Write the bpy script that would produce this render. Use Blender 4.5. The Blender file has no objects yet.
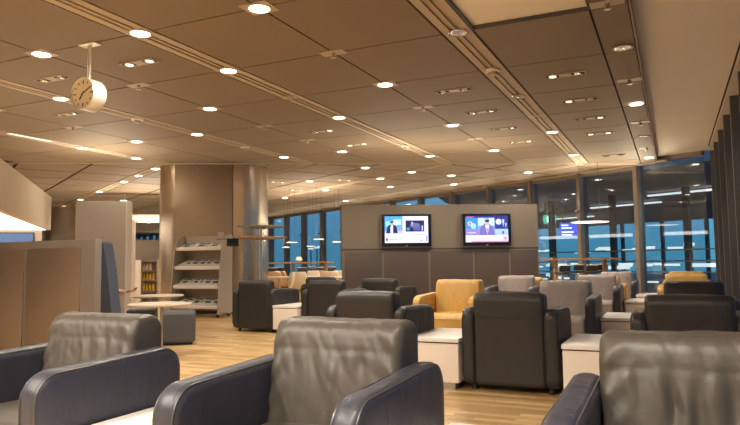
import bpy, bmesh, math, random
from mathutils import Vector, Matrix, noise
random.seed(7)
scn = bpy.context.scene
C = scn.collection
PI = math.pi
def R(a): return math.radians(a)

# ------------------------------------------------------------------ materials
def mat(name, col, rough=.5, metal=0., spec=.5, bump=None, emit=None, es=0., coat=0.):
    m = bpy.data.materials.new(name); m.use_nodes = True
    b = m.node_tree.nodes['Principled BSDF']
    b.inputs['Base Color'].default_value = (*col, 1)
    b.inputs['Roughness'].default_value = rough
    b.inputs['Metallic'].default_value = metal
    b.inputs['Specular IOR Level'].default_value = spec
    b.inputs['Coat Weight'].default_value = coat
    if emit:
        b.inputs['Emission Color'].default_value = (*emit, 1)
        b.inputs['Emission Strength'].default_value = es
    return m
def N(m, t, **kw):
    n = m.node_tree.nodes.new(t)
    for k, v in kw.items():
        if hasattr(n, k): setattr(n, k, v)
        else: n.inputs[k.replace('_', ' ')].default_value = v
    return n
def L(m, a, b): m.node_tree.links.new(a, b)
def pb(m): return m.node_tree.nodes['Principled BSDF']
def noisy(m, scale=(1, 1, 1), nscale=8, amt=.12, bump=0., bdist=.01, rough_amt=0, detail=4):
    tc = N(m, 'ShaderNodeTexCoord'); mp = N(m, 'ShaderNodeMapping'); mp.inputs['Scale'].default_value = scale
    L(m, tc.outputs['Object'], mp.inputs['Vector'])
    nz = N(m, 'ShaderNodeTexNoise', Scale=nscale, Detail=detail); L(m, mp.outputs[0], nz.inputs['Vector'])
    if amt:
        mx = N(m, 'ShaderNodeMix', data_type='RGBA')
        c = pb(m).inputs['Base Color'].default_value
        mx.inputs['A'].default_value = (c[0]*(1-amt), c[1]*(1-amt), c[2]*(1-amt), 1)
        mx.inputs['B'].default_value = (min(1, c[0]*(1+amt)), min(1, c[1]*(1+amt)), min(1, c[2]*(1+amt)), 1)
        L(m, nz.outputs[0], mx.inputs['Factor']); L(m, mx.outputs['Result'], pb(m).inputs['Base Color'])
    if bump:
        bp = N(m, 'ShaderNodeBump', Strength=bump, Distance=bdist)
        L(m, nz.outputs[0], bp.inputs['Height']); L(m, bp.outputs[0], pb(m).inputs['Normal'])
    if rough_amt:
        mr = N(m, 'ShaderNodeMapRange'); r = pb(m).inputs['Roughness'].default_value
        mr.inputs['To Min'].default_value = r - rough_amt; mr.inputs['To Max'].default_value = r + rough_amt
        L(m, nz.outputs[0], mr.inputs['Value']); L(m, mr.outputs[0], pb(m).inputs['Roughness'])
    return m
def leather(name, col, rough, wr=.35):
    m = mat(name, col, rough, spec=.5)
    tc = N(m, 'ShaderNodeTexCoord')
    mp = N(m, 'ShaderNodeMapping'); mp.inputs['Scale'].default_value = (9, 9, 3.2); L(m, tc.outputs['Object'], mp.inputs['Vector'])
    a = N(m, 'ShaderNodeTexNoise', Scale=1.0, Detail=3, Distortion=.8); L(m, mp.outputs[0], a.inputs['Vector'])
    b = N(m, 'ShaderNodeTexVoronoi', Scale=260); L(m, tc.outputs['Object'], b.inputs['Vector'])
    b1 = N(m, 'ShaderNodeBump', Strength=wr, Distance=.03); L(m, a.outputs[0], b1.inputs['Height'])
    b2 = N(m, 'ShaderNodeBump', Strength=.25, Distance=.0015); L(m, b.outputs['Distance'], b2.inputs['Height'])
    L(m, b1.outputs[0], b2.inputs['Normal']); L(m, b2.outputs[0], pb(m).inputs['Normal'])
    mx = N(m, 'ShaderNodeMix', data_type='RGBA')
    mx.inputs['A'].default_value = (col[0]*.85, col[1]*.85, col[2]*.88, 1); mx.inputs['B'].default_value = (col[0]*1.25, col[1]*1.22, col[2]*1.18, 1)
    L(m, a.outputs[0], mx.inputs['Factor']); L(m, mx.outputs['Result'], pb(m).inputs['Base Color'])
    pb(m).inputs['Specular IOR Level'].default_value = .38
    return m
M = {}
M['navy'] = leather('navy_leather', (.027, .028, .040), .40, .25)
M['navy_seat'] = leather('grey_navy_leather', (.052, .045, .038), .43, .12)
M['lit_seat'] = leather('lit_grey_leather', (.32, .28, .26), .38, .5)  # light falling on these chairs is put into the seat colour
M['black'] = leather('black_leather', (.031, .029, .029), .40, .3)
M['tan'] = leather('tan_leather', (.60, .37, .11), .42, .5)
M['foot'] = mat('black_foot', (.015, .015, .015), .4)
M['thread'] = mat('piping_leather', (.045, .043, .045), .35)
M['tan_thread'] = mat('tan_piping', (.36, .18, .06), .35)
M['white_box'] = noisy(mat('white_table_laminate', (.80, .72, .64), .45), nscale=3, amt=.03)
M['white_top'] = noisy(mat('white_table_top', (.86, .82, .80), .3), nscale=3, amt=.03)
M['plinth'] = mat('brushed_plinth', (.45, .42, .38), .35, .8)
M['metal'] = None
M['steel'] = mat('satin_steel', (.60, .56, .50), .3, 1.)
M['darkmetal'] = mat('dark_metal', (.10, .095, .09), .4, .6)
M['plaster'] = noisy(mat('cream_plaster', (.66, .57, .47), .75), nscale=2, amt=.04)
M['raised'] = noisy(mat('smooth_cream_ceiling', (.86, .79, .72), .7), nscale=1.5, amt=.04)
M['blackplastic'] = mat('black_plastic', (.012, .012, .014), .25)
M['bezel'] = mat('silver_bezel', (.30, .29, .28), .3, .9)
M['blue_fabric'] = noisy(mat('blue_grey_fabric', (.060, .072, .105), .85), nscale=120, amt=.2, bump=.2, bdist=.002)
M['charcoal_fabric'] = noisy(mat('charcoal_leatherette', (.065, .066, .070), .5), nscale=60, amt=.15, bump=.15, bdist=.002)
M['shell'] = mat('cream_shell_plastic', (.80, .66, .48), .3)
M['shell_tan'] = mat('amber_shell_plastic', (.62, .38, .19), .3)
M['wood'] = noisy(mat('oak_wood', (.42, .25, .12), .4), scale=(1, 14, 14), nscale=3, amt=.2)
M['palewood'] = noisy(mat('pale_table_wood', (.50, .43, .34), .35), scale=(1, 8, 1), nscale=4, amt=.1)
M['paper'] = mat('newsprint', (.62, .60, .56), .8)
M['skin'] = mat('skin', (.62, .34, .22), .5)
M['cloth'] = noisy(mat('dark_cloth', (.05, .05, .06), .9), nscale=80, amt=.2)
M['hair'] = mat('brown_hair', (.06, .035, .02), .6)
M['lamp_glow'] = mat('downlight_glow', (.9, .9, .85), .5, emit=(1, .86, .68), es=6)
M['spot_glow'] = mat('spot_lamp_glow', (.9, .9, .85), .5, emit=(1, .88, .72), es=.4)
M['soft_glow'] = mat('luminous_panel', (.9, .9, .88), .5, emit=(1, .90, .78), es=1.1)
M['pend_glow'] = mat('pendant_diffuser', (.9, .9, .9), .5, emit=(1, .88, .72), es=1.0)
M['ext_glow'] = mat('outside_strip_light', (.9, .9, .9), .5, emit=(1, .93, .85), es=.38)
M['reflector'] = noisy(mat('faceted_reflector', (.75, .75, .78), .15, 1.), nscale=60, amt=.5, bump=.8, bdist=.01)
M['trimpale'] = mat('pale_painted_metal', (.44, .36, .28), .7, 0)
M['plate'] = mat('pale_cover_plate', (.45, .37, .30), .5)
M['gap'] = mat('dark_gap', (.02, .017, .014), .9)
M['clockwhite'] = mat('clock_face_white', (.78, .74, .64), .5)
M['clockrim'] = mat('clock_rim', (.72, .69, .62), .28, .5)
M['clockink'] = mat('clock_black', (.02, .02, .02), .5)
M['fin'] = mat('dark_bronze_fin', (.12, .115, .11), .45, .4)
M['mullion'] = mat('mullion_grey', (.33, .28, .23), .4, .4)
M['glassgreen'] = mat('green_glass_shelf', (.55, .62, .42), .15); 
pb(M['glassgreen']).inputs['Transmission Weight'].default_value = .5
M['concrete'] = noisy(mat('apron_concrete', (.10, .12, .14), .8), nscale=.5, amt=.2)
M['extdark'] = noisy(mat('canopy_soffit', (.38, .35, .37), .7), nscale=.4, amt=.25)
M['extcol'] = mat('outside_steel', (.10, .12, .14), .5, .3)
M['yellow'] = mat('yellow_bottle', (.75, .50, .03), .3)
M['redb'] = mat('red_label', (.5, .06, .04), .4)
M['greenb'] = mat('green_bottle', (.05, .2, .08), .2)
M['cream_lamp'] = mat('lamp_shade_cream', (.8, .65, .42), .6, emit=(1, .75, .45), es=.25)

# brushed metal for columns
m = mat('brushed_column_metal', (.60, .50, .39), .30, .97)
tc = N(m, 'ShaderNodeTexCoord'); mp = N(m, 'ShaderNodeMapping'); mp.inputs['Scale'].default_value = (90, 90, .6); L(m, tc.outputs['Object'], mp.inputs[0])
nz = N(m, 'ShaderNodeTexNoise', Scale=1, Detail=3); L(m, mp.outputs[0], nz.inputs[0])
mr = N(m, 'ShaderNodeMapRange'); mr.inputs['To Min'].default_value = .14; mr.inputs['To Max'].default_value = .32
L(m, nz.outputs[0], mr.inputs[0]); L(m, mr.outputs[0], pb(m).inputs['Roughness'])
vx = N(m, 'ShaderNodeTexVoronoi', Scale=28); vx.inputs['Randomness'].default_value = 0; L(m, tc.outputs['Object'], vx.inputs[0])
bp = N(m, 'ShaderNodeBump', Strength=.35, Distance=.004); L(m, vx.outputs['Distance'], bp.inputs['Height']); L(m, bp.outputs[0], pb(m).inputs['Normal'])
M['metal'] = m
M['metal_panel'] = noisy(mat('satin_column_panel', (.40, .32, .24), .34, .85), nscale=2, amt=.05)
M['cab_metal'] = noisy(mat('bronze_satin_door', (.34, .27, .22), .38, .75), scale=(1, 1, .3), nscale=4, amt=.06, rough_amt=.05)
M['cab_frame'] = noisy(mat('taupe_cabinet_frame', (.20, .17, .15), .5, .2), nscale=4, amt=.05)
M['rack_shade'] = mat('rack_shaded_panel', (.36, .30, .24), .5)  # rack sides and back darkened: their shade is in the colour
M['tvwall'] = noisy(mat('taupe_partition', (.225, .185, .14), .5, .15), nscale=3, amt=.05)
M['tvpanel'] = noisy(mat('dark_taupe_metal_panel', (.13, .10, .085), .42, .4), nscale=3, amt=.06)

# ceiling panels: fine perforated metal
m = mat('perforated_ceiling_metal', (.34, .255, .19), .66, .0, .6)
g = N(m, 'ShaderNodeNewGeometry')
vx = N(m, 'ShaderNodeTexVoronoi', Scale=70); vx.inputs['Randomness'].default_value = 0; L(m, g.outputs['Position'], vx.inputs[0])
mr = N(m, 'ShaderNodeMapRange'); mr.inputs['From Min'].default_value = .22; mr.inputs['From Max'].default_value = .34; mr.inputs['To Min'].default_value = .0; mr.inputs['To Max'].default_value = 1
L(m, vx.outputs['Distance'], mr.inputs[0])
nz = N(m, 'ShaderNodeTexNoise', Scale=.9, Detail=2); L(m, g.outputs['Position'], nz.inputs[0])
mx0 = N(m, 'ShaderNodeMix', data_type='RGBA'); mx0.inputs['A'].default_value = (.165, .117, .078, 1); mx0.inputs['B'].default_value = (.205, .148, .102, 1)
L(m, nz.outputs[0], mx0.inputs['Factor'])
mx = N(m, 'ShaderNodeMix', data_type='RGBA'); mx.inputs['A'].default_value = (.08, .06, .045, 1); L(m, mr.outputs[0], mx.inputs['Factor'])
L(m, mx0.outputs['Result'], mx.inputs['B']); L(m, mx.outputs['Result'], pb(m).inputs['Base Color'])
pb(m).inputs['Sheen Weight'].default_value = .32; pb(m).inputs['Sheen Roughness'].default_value = .28; pb(m).inputs['Sheen Tint'].default_value = (1, .85, .68, 1)
M['ceil'] = m

# perforated strip core
m = mat('perforated_vent_core', (.5, .42, .33), .5, .2)
tc = N(m, 'ShaderNodeTexCoord')
vx = N(m, 'ShaderNodeTexVoronoi', Scale=32); vx.inputs['Randomness'].default_value = 0; L(m, tc.outputs['Object'], vx.inputs[0])
cr = N(m, 'ShaderNodeValToRGB'); cr.color_ramp.elements[0].position = .36; cr.color_ramp.elements[0].color = (.02, .015, .01, 1); cr.color_ramp.elements[1].position = .42; cr.color_ramp.elements[1].color = (.42, .34, .26, 1)
L(m, vx.outputs['Distance'], cr.inputs[0]); L(m, cr.outputs[0], pb(m).inputs['Base Color'])
M['vent'] = m

# oak parquet floor
m = mat('oak_parquet', (.5, .33, .18), .34, 0, .5)
tc = N(m, 'ShaderNodeTexCoord')
br = N(m, 'ShaderNodeTexBrick'); br.offset = .37; br.squash = 1
br.inputs['Scale'].default_value = 1; br.inputs['Mortar Size'].default_value = .0012; br.inputs['Brick Width'].default_value = .42; br.inputs['Row Height'].default_value = .075
br.inputs['Color1'].default_value = (.66, .45, .215, 1); br.inputs['Color2'].default_value = (.34, .205, .085, 1); br.inputs['Mortar'].default_value = (.16, .09, .04, 1); br.inputs['Bias'].default_value = 0
L(m, tc.outputs['Object'], br.inputs[0])
mp = N(m, 'ShaderNodeMapping'); mp.inputs['Scale'].default_value = (3, 30, 1); L(m, tc.outputs['Object'], mp.inputs[0])
nz = N(m, 'ShaderNodeTexNoise', Scale=2, Detail=6); L(m, mp.outputs[0], nz.inputs[0])
mx = N(m, 'ShaderNodeMix', data_type='RGBA', blend_type='OVERLAY'); mx.inputs['Factor'].default_value = .35
L(m, br.outputs[0], mx.inputs['A']); L(m, nz.outputs[0], mx.inputs['B']); L(m, mx.outputs['Result'], pb(m).inputs['Base Color'])
M['floor'] = m

# window glass: transparent tint with mirror share
m = bpy.data.materials.new('window_glass'); m.use_nodes = True; nt = m.node_tree; nt.nodes.remove(nt.nodes['Principled BSDF'])
out = nt.nodes['Material Output']; tr = N(m, 'ShaderNodeBsdfTransparent'); tr.inputs[0].default_value = (.80, .90, .95, 1)
gl = N(m, 'ShaderNodeBsdfGlossy'); gl.inputs['Roughness'].default_value = .02; gl.inputs['Color'].default_value = (.9, .95, 1, 1)
lw = N(m, 'ShaderNodeLayerWeight'); lw.inputs[0].default_value = .5
pw_ = N(m, 'ShaderNodeMath', operation='POWER'); pw_.inputs[1].default_value = 3; L(m, lw.outputs['Facing'], pw_.inputs[0])
fr = N(m, 'ShaderNodeMath', operation='MULTIPLY_ADD'); fr.inputs[1].default_value = .5; fr.inputs[2].default_value = .09; L(m, pw_.outputs[0], fr.inputs[0])
ms = N(m, 'ShaderNodeMixShader'); L(m, fr.outputs[0], ms.inputs[0]); L(m, tr.outputs[0], ms.inputs[1]); L(m, gl.outputs[0], ms.inputs[2]); L(m, ms.outputs[0], out.inputs[0])
M['glass'] = m
def flat(name, col, es=1.0):
    return mat(name, (0, 0, 0), .4, emit=col, es=es)

# ------------------------------------------------------------------ object helpers
def obj(name, bm, m, parent=None, smooth=True):
    me = bpy.data.meshes.new(name)
    bmesh.ops.recalc_face_normals(bm, faces=bm.faces)
    bm.to_mesh(me); bm.free()
    for mm in (m if isinstance(m, (list, tuple)) else [m]): me.materials.append(mm)
    if smooth:
        for p in me.polygons: p.use_smooth = True
        me.set_sharp_from_angle(angle=R(35))
    o = bpy.data.objects.new(name, me); C.objects.link(o); o.parent = parent
    return o
def tag(o, label=None, cat=None, group=None, kind=None):
    if label: o['label'] = label
    if cat: o['category'] = cat
    if group: o['group'] = group
    if kind: o['kind'] = kind
    return o
def thing(name, label, cat, loc=(0, 0, 0), rz=0, group=None):
    o = bpy.data.objects.new(name, None); C.objects.link(o); o.location = loc; o.rotation_euler = (0, 0, rz)
    o.empty_display_size = .1
    return tag(o, label, cat, group)
def struct(name, bm, m, parent=None, smooth=False):
    o = obj(name, bm, m, parent, smooth)
    if parent is None: o['kind'] = 'structure'
    return o
def dup(root, loc, rz, label=None, group=None, mats=None, parent=None):
    r = root.copy(); C.objects.link(r); r.location = loc; r.rotation_euler = (0, 0, rz)
    if label: r['label'] = label
    if group: r['group'] = group
    def rec(src, dst):
        for ch in list(src.children):
            c = ch.copy(); C.objects.link(c); c.parent = dst
            rec(ch, c)
    rec(root, r)
    return r
def box(bm, x0, x1, y0, y1, z0, z1, bev=0, mi=0, M4=None):
    v = [bm.verts.new((x, y, z)) for x in (x0, x1) for y in (y0, y1) for z in (z0, z1)]
    fs = [bm.faces.new([v[i] for i in q]) for q in ((0, 1, 3, 2), (4, 6, 7, 5), (0, 4, 5, 1), (2, 3, 7, 6), (0, 2, 6, 4), (1, 5, 7, 3))]
    for f in fs: f.material_index = mi
    if M4 is not None: bmesh.ops.transform(bm, matrix=M4, verts=v)
    if bev:
        es = set(e for f in fs for e in f.edges)
        bmesh.ops.bevel(bm, geom=list(es), offset=bev, segments=2, affect='EDGES', profile=.6)
    return bm
def B(x0, x1, y0, y1, z0, z1, bev=0): return box(bmesh.new(), x0, x1, y0, y1, z0, z1, bev)
def prism(bm, pts, z0, z1, mi=0):
    a = [bm.verts.new((p[0], p[1], z0)) for p in pts]; b = [bm.verts.new((p[0], p[1], z1)) for p in pts]
    n = len(pts); fs = [bm.faces.new(a[::-1]), bm.faces.new(b)]
    for i in range(n): fs.append(bm.faces.new((a[i], a[(i+1) % n], b[(i+1) % n], b[i])))
    for f in fs: f.material_index = mi
    return bm
def lathe(bm, prof, n=32, M4=None, mi=0):
    rings = []
    for r, z in prof:
        if r < 1e-6: rings.append([bm.verts.new((0, 0, z))])
        else: rings.append([bm.verts.new((r*math.cos(2*PI*k/n), r*math.sin(2*PI*k/n), z)) for k in range(n)])
    fs = []
    for a, b in zip(rings, rings[1:]):
        for k in range(n):
            k2 = (k+1) % n
            if len(a) == 1 and len(b) == 1: continue
            if len(a) == 1: fs.append(bm.faces.new((a[0], b[k2], b[k])))
            elif len(b) == 1: fs.append(bm.faces.new((a[k], a[k2], b[0])))
            else: fs.append(bm.faces.new((a[k], a[k2], b[k2], b[k])))
    for f in fs: f.material_index = mi
    vs = [v for r in rings for v in r]
    if M4 is not None: bmesh.ops.transform(bm, matrix=M4, verts=vs)
    return bm
def cyl(r, z0, z1, n=20, bm=None, M4=None, mi=0):
    return lathe(bm or bmesh.new(), [(0, z0), (r, z0), (r, z1), (0, z1)], n, M4, mi)
def tube(bm, pts, r, n=8, closed=False, mi=0):
    P = [Vector(p) for p in pts]; rings = []
    for i, p in enumerate(P):
        a = P[i-1] if (i or closed) else P[i]; b = P[(i+1) % len(P)] if (i < len(P)-1 or closed) else P[i]
        t = (b-a).normalized(); u = t.orthogonal().normalized() if i == 0 else (u - t*u.dot(t)).normalized(); w = t.cross(u)
        rr = r[i] if isinstance(r, (list, tuple)) else r
        rings.append([bm.verts.new(p + u*rr*math.cos(2*PI*k/n) + w*rr*math.sin(2*PI*k/n)) for k in range(n)])
    m_ = len(rings)
    for i in range(m_ if closed else m_-1):
        a, b = rings[i], rings[(i+1) % m_]
        for k in range(n): bm.faces.new((a[k], a[(k+1) % n], b[(k+1) % n], b[k])).material_index = mi
    if not closed: bm.faces.new(rings[0][::-1]); bm.faces.new(rings[-1])
    return bm
def rpoly(pts, seg=6, step=.03):
    """closed polygon with per-corner radius -> dense points"""
    out = []; n = len(pts)
    for i in range(n):
        p = Vector(pts[i][:2]); r = pts[i][2]; a = Vector(pts[i-1][:2]); b = Vector(pts[(i+1) % n][:2])
        d1 = (a-p).normalized(); d2 = (b-p).normalized(); ang = d1.angle(d2)
        if r <= 0: out.append(p); continue
        t = min(r/math.tan(ang/2), (a-p).length*.49, (b-p).length*.49); r = t*math.tan(ang/2)
        c = p + (d1+d2).normalized()*(r/math.sin(ang/2)); s = p+d1*t; e = p+d2*t
        a0 = math.atan2(s.y-c.y, s.x-c.x); a1 = math.atan2(e.y-c.y, e.x-c.x); da = (a1-a0+PI) % (2*PI)-PI
        for k in range(seg+1): out.append(Vector((c.x+r*math.cos(a0+da*k/seg), c.y+r*math.sin(a0+da*k/seg))))
    res = []
    for i, p in enumerate(out):
        q = out[(i+1) % len(out)]; l = (q-p).length; k = max(1, int(l/step))
        if l < 1e-5: continue
        for j in range(k): res.append(p.lerp(q, j/k))
    return res
def pad(prof, x0, x1, r, nx=6, disp=None, seg=4, bm=None):
    """profile in (y,z) swept along x with rounded ends"""
    bm = bm or bmesh.new(); n = len(prof)
    area = sum(prof[i].x*prof[(i+1) % n].y-prof[(i+1) % n].x*prof[i].y for i in range(n))
    if area < 0: prof = prof[::-1]
    nor = []
    for i in range(n):
        t = prof[(i+1) % n]-prof[i-1]; t.normalize(); nor.append(Vector((t.y, -t.x)))
    sl = [(x0+r-r*math.cos(a), r*(1-math.sin(a))) for a in [PI/2*k/seg for k in range(seg+1)]]
    mid = [(x0+r+(x1-x0-2*r)*k/nx, 0) for k in range(1, nx)]
    sl = sl + mid + [(x0+x1-x, i) for x, i in sl[::-1]]
    rings = []
    for x, ins in sl:
        ring = []
        for p, q in zip(prof, nor):
            y, z = p.x-q.x*ins, p.y-q.y*ins
            if disp:
                d = disp(x, y, z, q); y += q.x*d; z += q.y*d
            ring.append(bm.verts.new((x, y, z)))
        rings.append(ring)
    for a, b in zip(rings, rings[1:]):
        for k in range(n): bm.faces.new((a[k], a[(k+1) % n], b[(k+1) % n], b[k]))
    bm.faces.new(rings[0]); bm.faces.new(rings[-1][::-1])
    return bm
def loop_at(prof, x, off=0): return [(x, p.x, p.y) for p in prof]

# ------------------------------------------------------------------ camera
f_px, pitch, roll, yaw = 649.2, 0.0769482, -0.0123603, 0.4349079
F = Vector((-math.sin(yaw)*math.cos(pitch), math.cos(yaw)*math.cos(pitch), math.sin(pitch)))
Rr = Vector((math.cos(yaw), math.sin(yaw), 0)); U = Rr.cross(F)
R2 = Rr*math.cos(roll)+U*math.sin(roll); U2 = -Rr*math.sin(roll)+U*math.cos(roll)
cam = bpy.data.cameras.new('camera'); co = bpy.data.objects.new('camera', cam); C.objects.link(co)
mw = Matrix((R2, U2, -F)).transposed().to_4x4(); mw.translation = (0, 0, 1.05); co.matrix_world = mw
cam.sensor_width = 36; cam.lens = 36*f_px/740; cam.clip_start = .05; cam.clip_end = 600
scn.camera = co

# ------------------------------------------------------------------ layout constants
H = 3.25; S = 1.3515; X0 = -3.137; Y0 = 3.189; TA = 16.5    # ceiling height, module, origin; joint line Y = TA + tan30 X
c30, s30 = math.cos(R(30)), .5
def uv(u, v): return (.5*v + c30*u, c30*v - .5*u)     # facade coordinates -> world
VF = 13.93
XE = -.25                                             # right edge of the panelled ceiling
XR = .86                                              # right facade

# ------------------------------------------------------------------ floor, walls
fpts = [(XR, -5), uv(-7.2, VF), uv(-54, VF), (-30, -5)]
o = struct('floor', prism(bmesh.new(), [(XR+.4, -5), (XR+.4, 15.9), uv(-7.2, VF+.3), uv(-54, VF+.3), (-27.5, -5)], -.1, 0), M['floor'])
def clip(poly, n, d):
    out = []
    for i in range(len(poly)):
        a, b = poly[i], poly[(i+1) % len(poly)]
        da, db = a[0]*n[0]+a[1]*n[1]-d, b[0]*n[0]+b[1]*n[1]-d
        if da <= 0: out.append(a)
        if da*db < 0: t = da/(da-db); out.append((a[0]+(b[0]-a[0])*t, a[1]+(b[1]-a[1])*t))
    return out
def area(p): return .5*sum(p[i][0]*p[(i+1) % len(p)][1]-p[(i+1) % len(p)][0]*p[i][1] for i in range(len(p)))
TN = (-s30, c30); TD = TA*c30                         # beyond the joint where x*TN >= TD
bm = bmesh.new()
# left bulkhead line
BA = Vector((-10.2, 6.47)); BB = Vector((-17.85, 14.3)); bd = (BB-BA).normalized(); bnr = Vector((bd.y, -bd.x))
BLN = (-bnr.x, -bnr.y)
def in_coffer(i, j): return i == 1 and -1 <= j < 2
G = .010
for i in range(-17, 3):
    for j in range(-7, 17):
        if in_coffer(i, j): continue
        xa, xb = X0+i*S, X0+(i+1)*S
        if i % 2: xa += .15
        else: xb -= .15
        if i == 1: xb = X0+2*S-.14
        if i == 2:
            xa, xb = X0+2*S-.14, XE-.002
        if i > 2: continue
        p = [(xa+G, Y0+j*S+G), (xb-G, Y0+j*S+G), (xb-G, Y0+(j+1)*S-G), (xa+G, Y0+(j+1)*S-G)]
        p = clip(p, TN, TD-.05)
        if len(p) > 2 and abs(area(p)) > .003: prism(bm, p, H, H+.03)
U0 = -12.3; V0 = 12.55
for a in range(-31, 9):
    for b in range(-16, 1):
        ua, ub = U0+a*S, U0+(a+1)*S; va, vb = V0+b*S, V0+(b+1)*S
        if b >= -6 and b % 2 == 0: va += .13
        elif b >= -7 and b % 2: vb -= .13
        g = .03; p = [uv(ua+g, va+g), uv(ub-g, va+g), uv(ub-g, vb-g), uv(ua+g, vb-g)]
        if area(p) < 0: p = p[::-1]
        p = clip(p, (-TN[0], -TN[1]), -TD-.05)
        if len(p) > 2: p = clip(p, (1, 0), XE)
        if len(p) > 2 and abs(area(p)) > .003: prism(bm, p, H, H+.03)
struct('ceiling', bm, M['ceil'])
bm = bmesh.new()
prism(bm, [(XE-.01, -5), (XE-.01, 15.9), uv(-7.9, VF+.05), uv(-54, VF+.05), (-27, -5)], H+.16, H+.3)
struct('ceiling_plenum', bm, M['gap'])
# raised smooth ceiling along the right, and the raised coffer
bm = bmesh.new(); prism(bm, [(XE-.01, -5), (XR-.08, -5), (XR+.02, 15.2), uv(-7.1, VF+.05), uv(-8.75, VF+.05), (XE-.01, 15.75)], H+.13, H+.15)
struct('ceiling_raised_strip', bm, M['raised'])
bm = bmesh.new(); cx0, cx1, cy1 = X0+S+.16, X0+2*S-.15, Y0+2*S-.01
box(bm, cx0, cx1, Y0-S, cy1, H+.035, H+.06)
struct('ceiling_coffer', bm, M['raised'])
bm = bmesh.new(); box(bm, cx0-.012, cx0, Y0-S, cy1, H-.004, H+.06); box(bm, cx1, cx1+.012, Y0-S, cy1, H-.004, H+.06); box(bm, cx0-.012, cx1+.012, cy1-.0, cy1+.012, H-.006, H+.06)
struct('trim_1', bm, M['darkmetal'])
bm = bmesh.new(); box(bm, XE-.0, XE+.012, -5, 15.75, H-.004, H+.2)
struct('trim_2', bm, M['trimpale'])
# transition trim on the joint line
def line_box(bm, a, b, w, z0, z1, mi=0):
    a = Vector(a); b = Vector(b); d = (b-a).normalized(); n = Vector((-d.y, d.x))*w/2
    prism(bm, [tuple(a-n), tuple(b-n), tuple(b+n), tuple(a+n)], z0, z1, mi)
ja = (-17, TA-17*math.tan(R(30))); jb = (XE, TA+XE*math.tan(R(30)))
bm = bmesh.new(); line_box(bm, ja, jb, .10, H-.006, H+.02); struct('trim_3', bm, M['trimpale'])
# vent strips of the first ceiling field
n_tr = 4
def strip(a, b, w=.27):
    global n_tr
    a = Vector(a); b = Vector(b); d = (b-a).normalized(); n = Vector((-d.y, d.x))
    bm = bmesh.new()
    for o_ in (-1, 1): line_box(bm, a+n*o_*(w/2-.04), b+n*o_*(w/2-.04), .08, H-.004, H+.02)
    line_box(bm, a, b, .03, H-.004, H+.02)
    for o_ in (-1, 1): line_box(bm, a+n*o_*.035, b+n*o_*.035, .035, H+.012, H+.02, 1)
    struct('trim_%d' % n_tr, bm, [M['trimpale'], M['vent']]); n_tr += 1
for i in (1, -1, -3, -5):
    x = X0+i*S; strip((x, -5), (x, TA+x*math.tan(R(30))-.07))
for b in (0, -2, -4, -6):
    v = V0+b*S
    # start where line v meets joint: x = .5v + c30 u ; y = c30 v - .5u
    t = math.tan(R(30)); u = (c30*v-TA-t*.5*v)/(.5+t*c30)-.1
    ue = {0: -53, -2: -53, -4: -53, -6: -53}[b]
    strip(uv(u, v), uv(ue, v), .24)
bm = bmesh.new(); line_box(bm, uv(-8.0, VF-.11), uv(-53, VF-.11), .16, H-.01, H+.03); struct('trim_%d' % n_tr, bm, M['plaster']); n_tr += 1

# walls closing the room
struct('wall_back', B(-27.5, XR+.4, -5.2, -5, 0, H+.4), M['plaster'])
a_, b_ = uv(-54, VF), (-27.5, -5)
bm = bmesh.new(); line_box(bm, a_, b_, .2, 0, H+.3); struct('wall_left', bm, M['plaster'])

# ------------------------------------------------------------------ facade bays
wn = 1
def bay(a, b, top, n_panes=1, frame='mullion', uplight=False, mull=.17):
    global wn
    a = Vector(a); b = Vector(b); d = (b-a); Ln = d.length; ang = math.atan2(d.y, d.x)
    w = bpy.data.objects.new('window_%d' % wn, None); C.objects.link(w); w['kind'] = 'structure'; wn += 1
    w.location = (a.x, a.y, 0); w.rotation_euler = (0, 0, ang)
    obj('glass', B(.05, Ln-.03, -.012, .012, .14, top-.10), M['glass'], w, False)
    obj('mullion', B(-.05, .05, -mull, .10, 0, top, .006), M[frame], w)
    obj('sill', B(.05, Ln-.05, -.06, .06, 0, .14), M[frame], w, False)
    obj('head_rail', B(.05, Ln-.05, -.06, .06, top-.10, top), M[frame], w, False)
    if uplight: obj('uplight', B(-.035, .035, -.27, -mull-.002, 2.25, 2.31, .01), M['mullion'], w)
    return w
NB = 28
for k in range(NB):
    u = -8.8-1.6*k; top = H+.01
    # bay runs from left (far) to right (near): local -y must face the room
    bay(uv(u-1.6, VF), uv(u, VF), top, uplight=(k < 22), mull=.17)
bay(uv(-8.8, VF), uv(-7.2, VF), H+.13)
cxr, cyr = uv(-7.2, VF)
struct('trim_%d' % n_tr, B(XR-.02, XR+.22, 15.3, 15.85, 0, H+.15), M['fin']); n_tr += 1
y = 15.3
k = 0
while y > -5:
    y2 = max(y-1.3, -5)
    w = bay((XR+.1, y), (XR+.1, y2), H+.12, frame='fin', mull=.16)
    y = y2; k += 1
struct('trim_%d' % n_tr, B(XR-.10, XR+.04, -5, 15.0, H+.02, H+.14), M['plaster']); n_tr += 1
bm = bmesh.new(); box(bm, XR-.115, XR-.10, -5, 14.8, H+.075, H+.10); struct('trim_%d' % n_tr, bm, M['gap']); n_tr += 1

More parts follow.
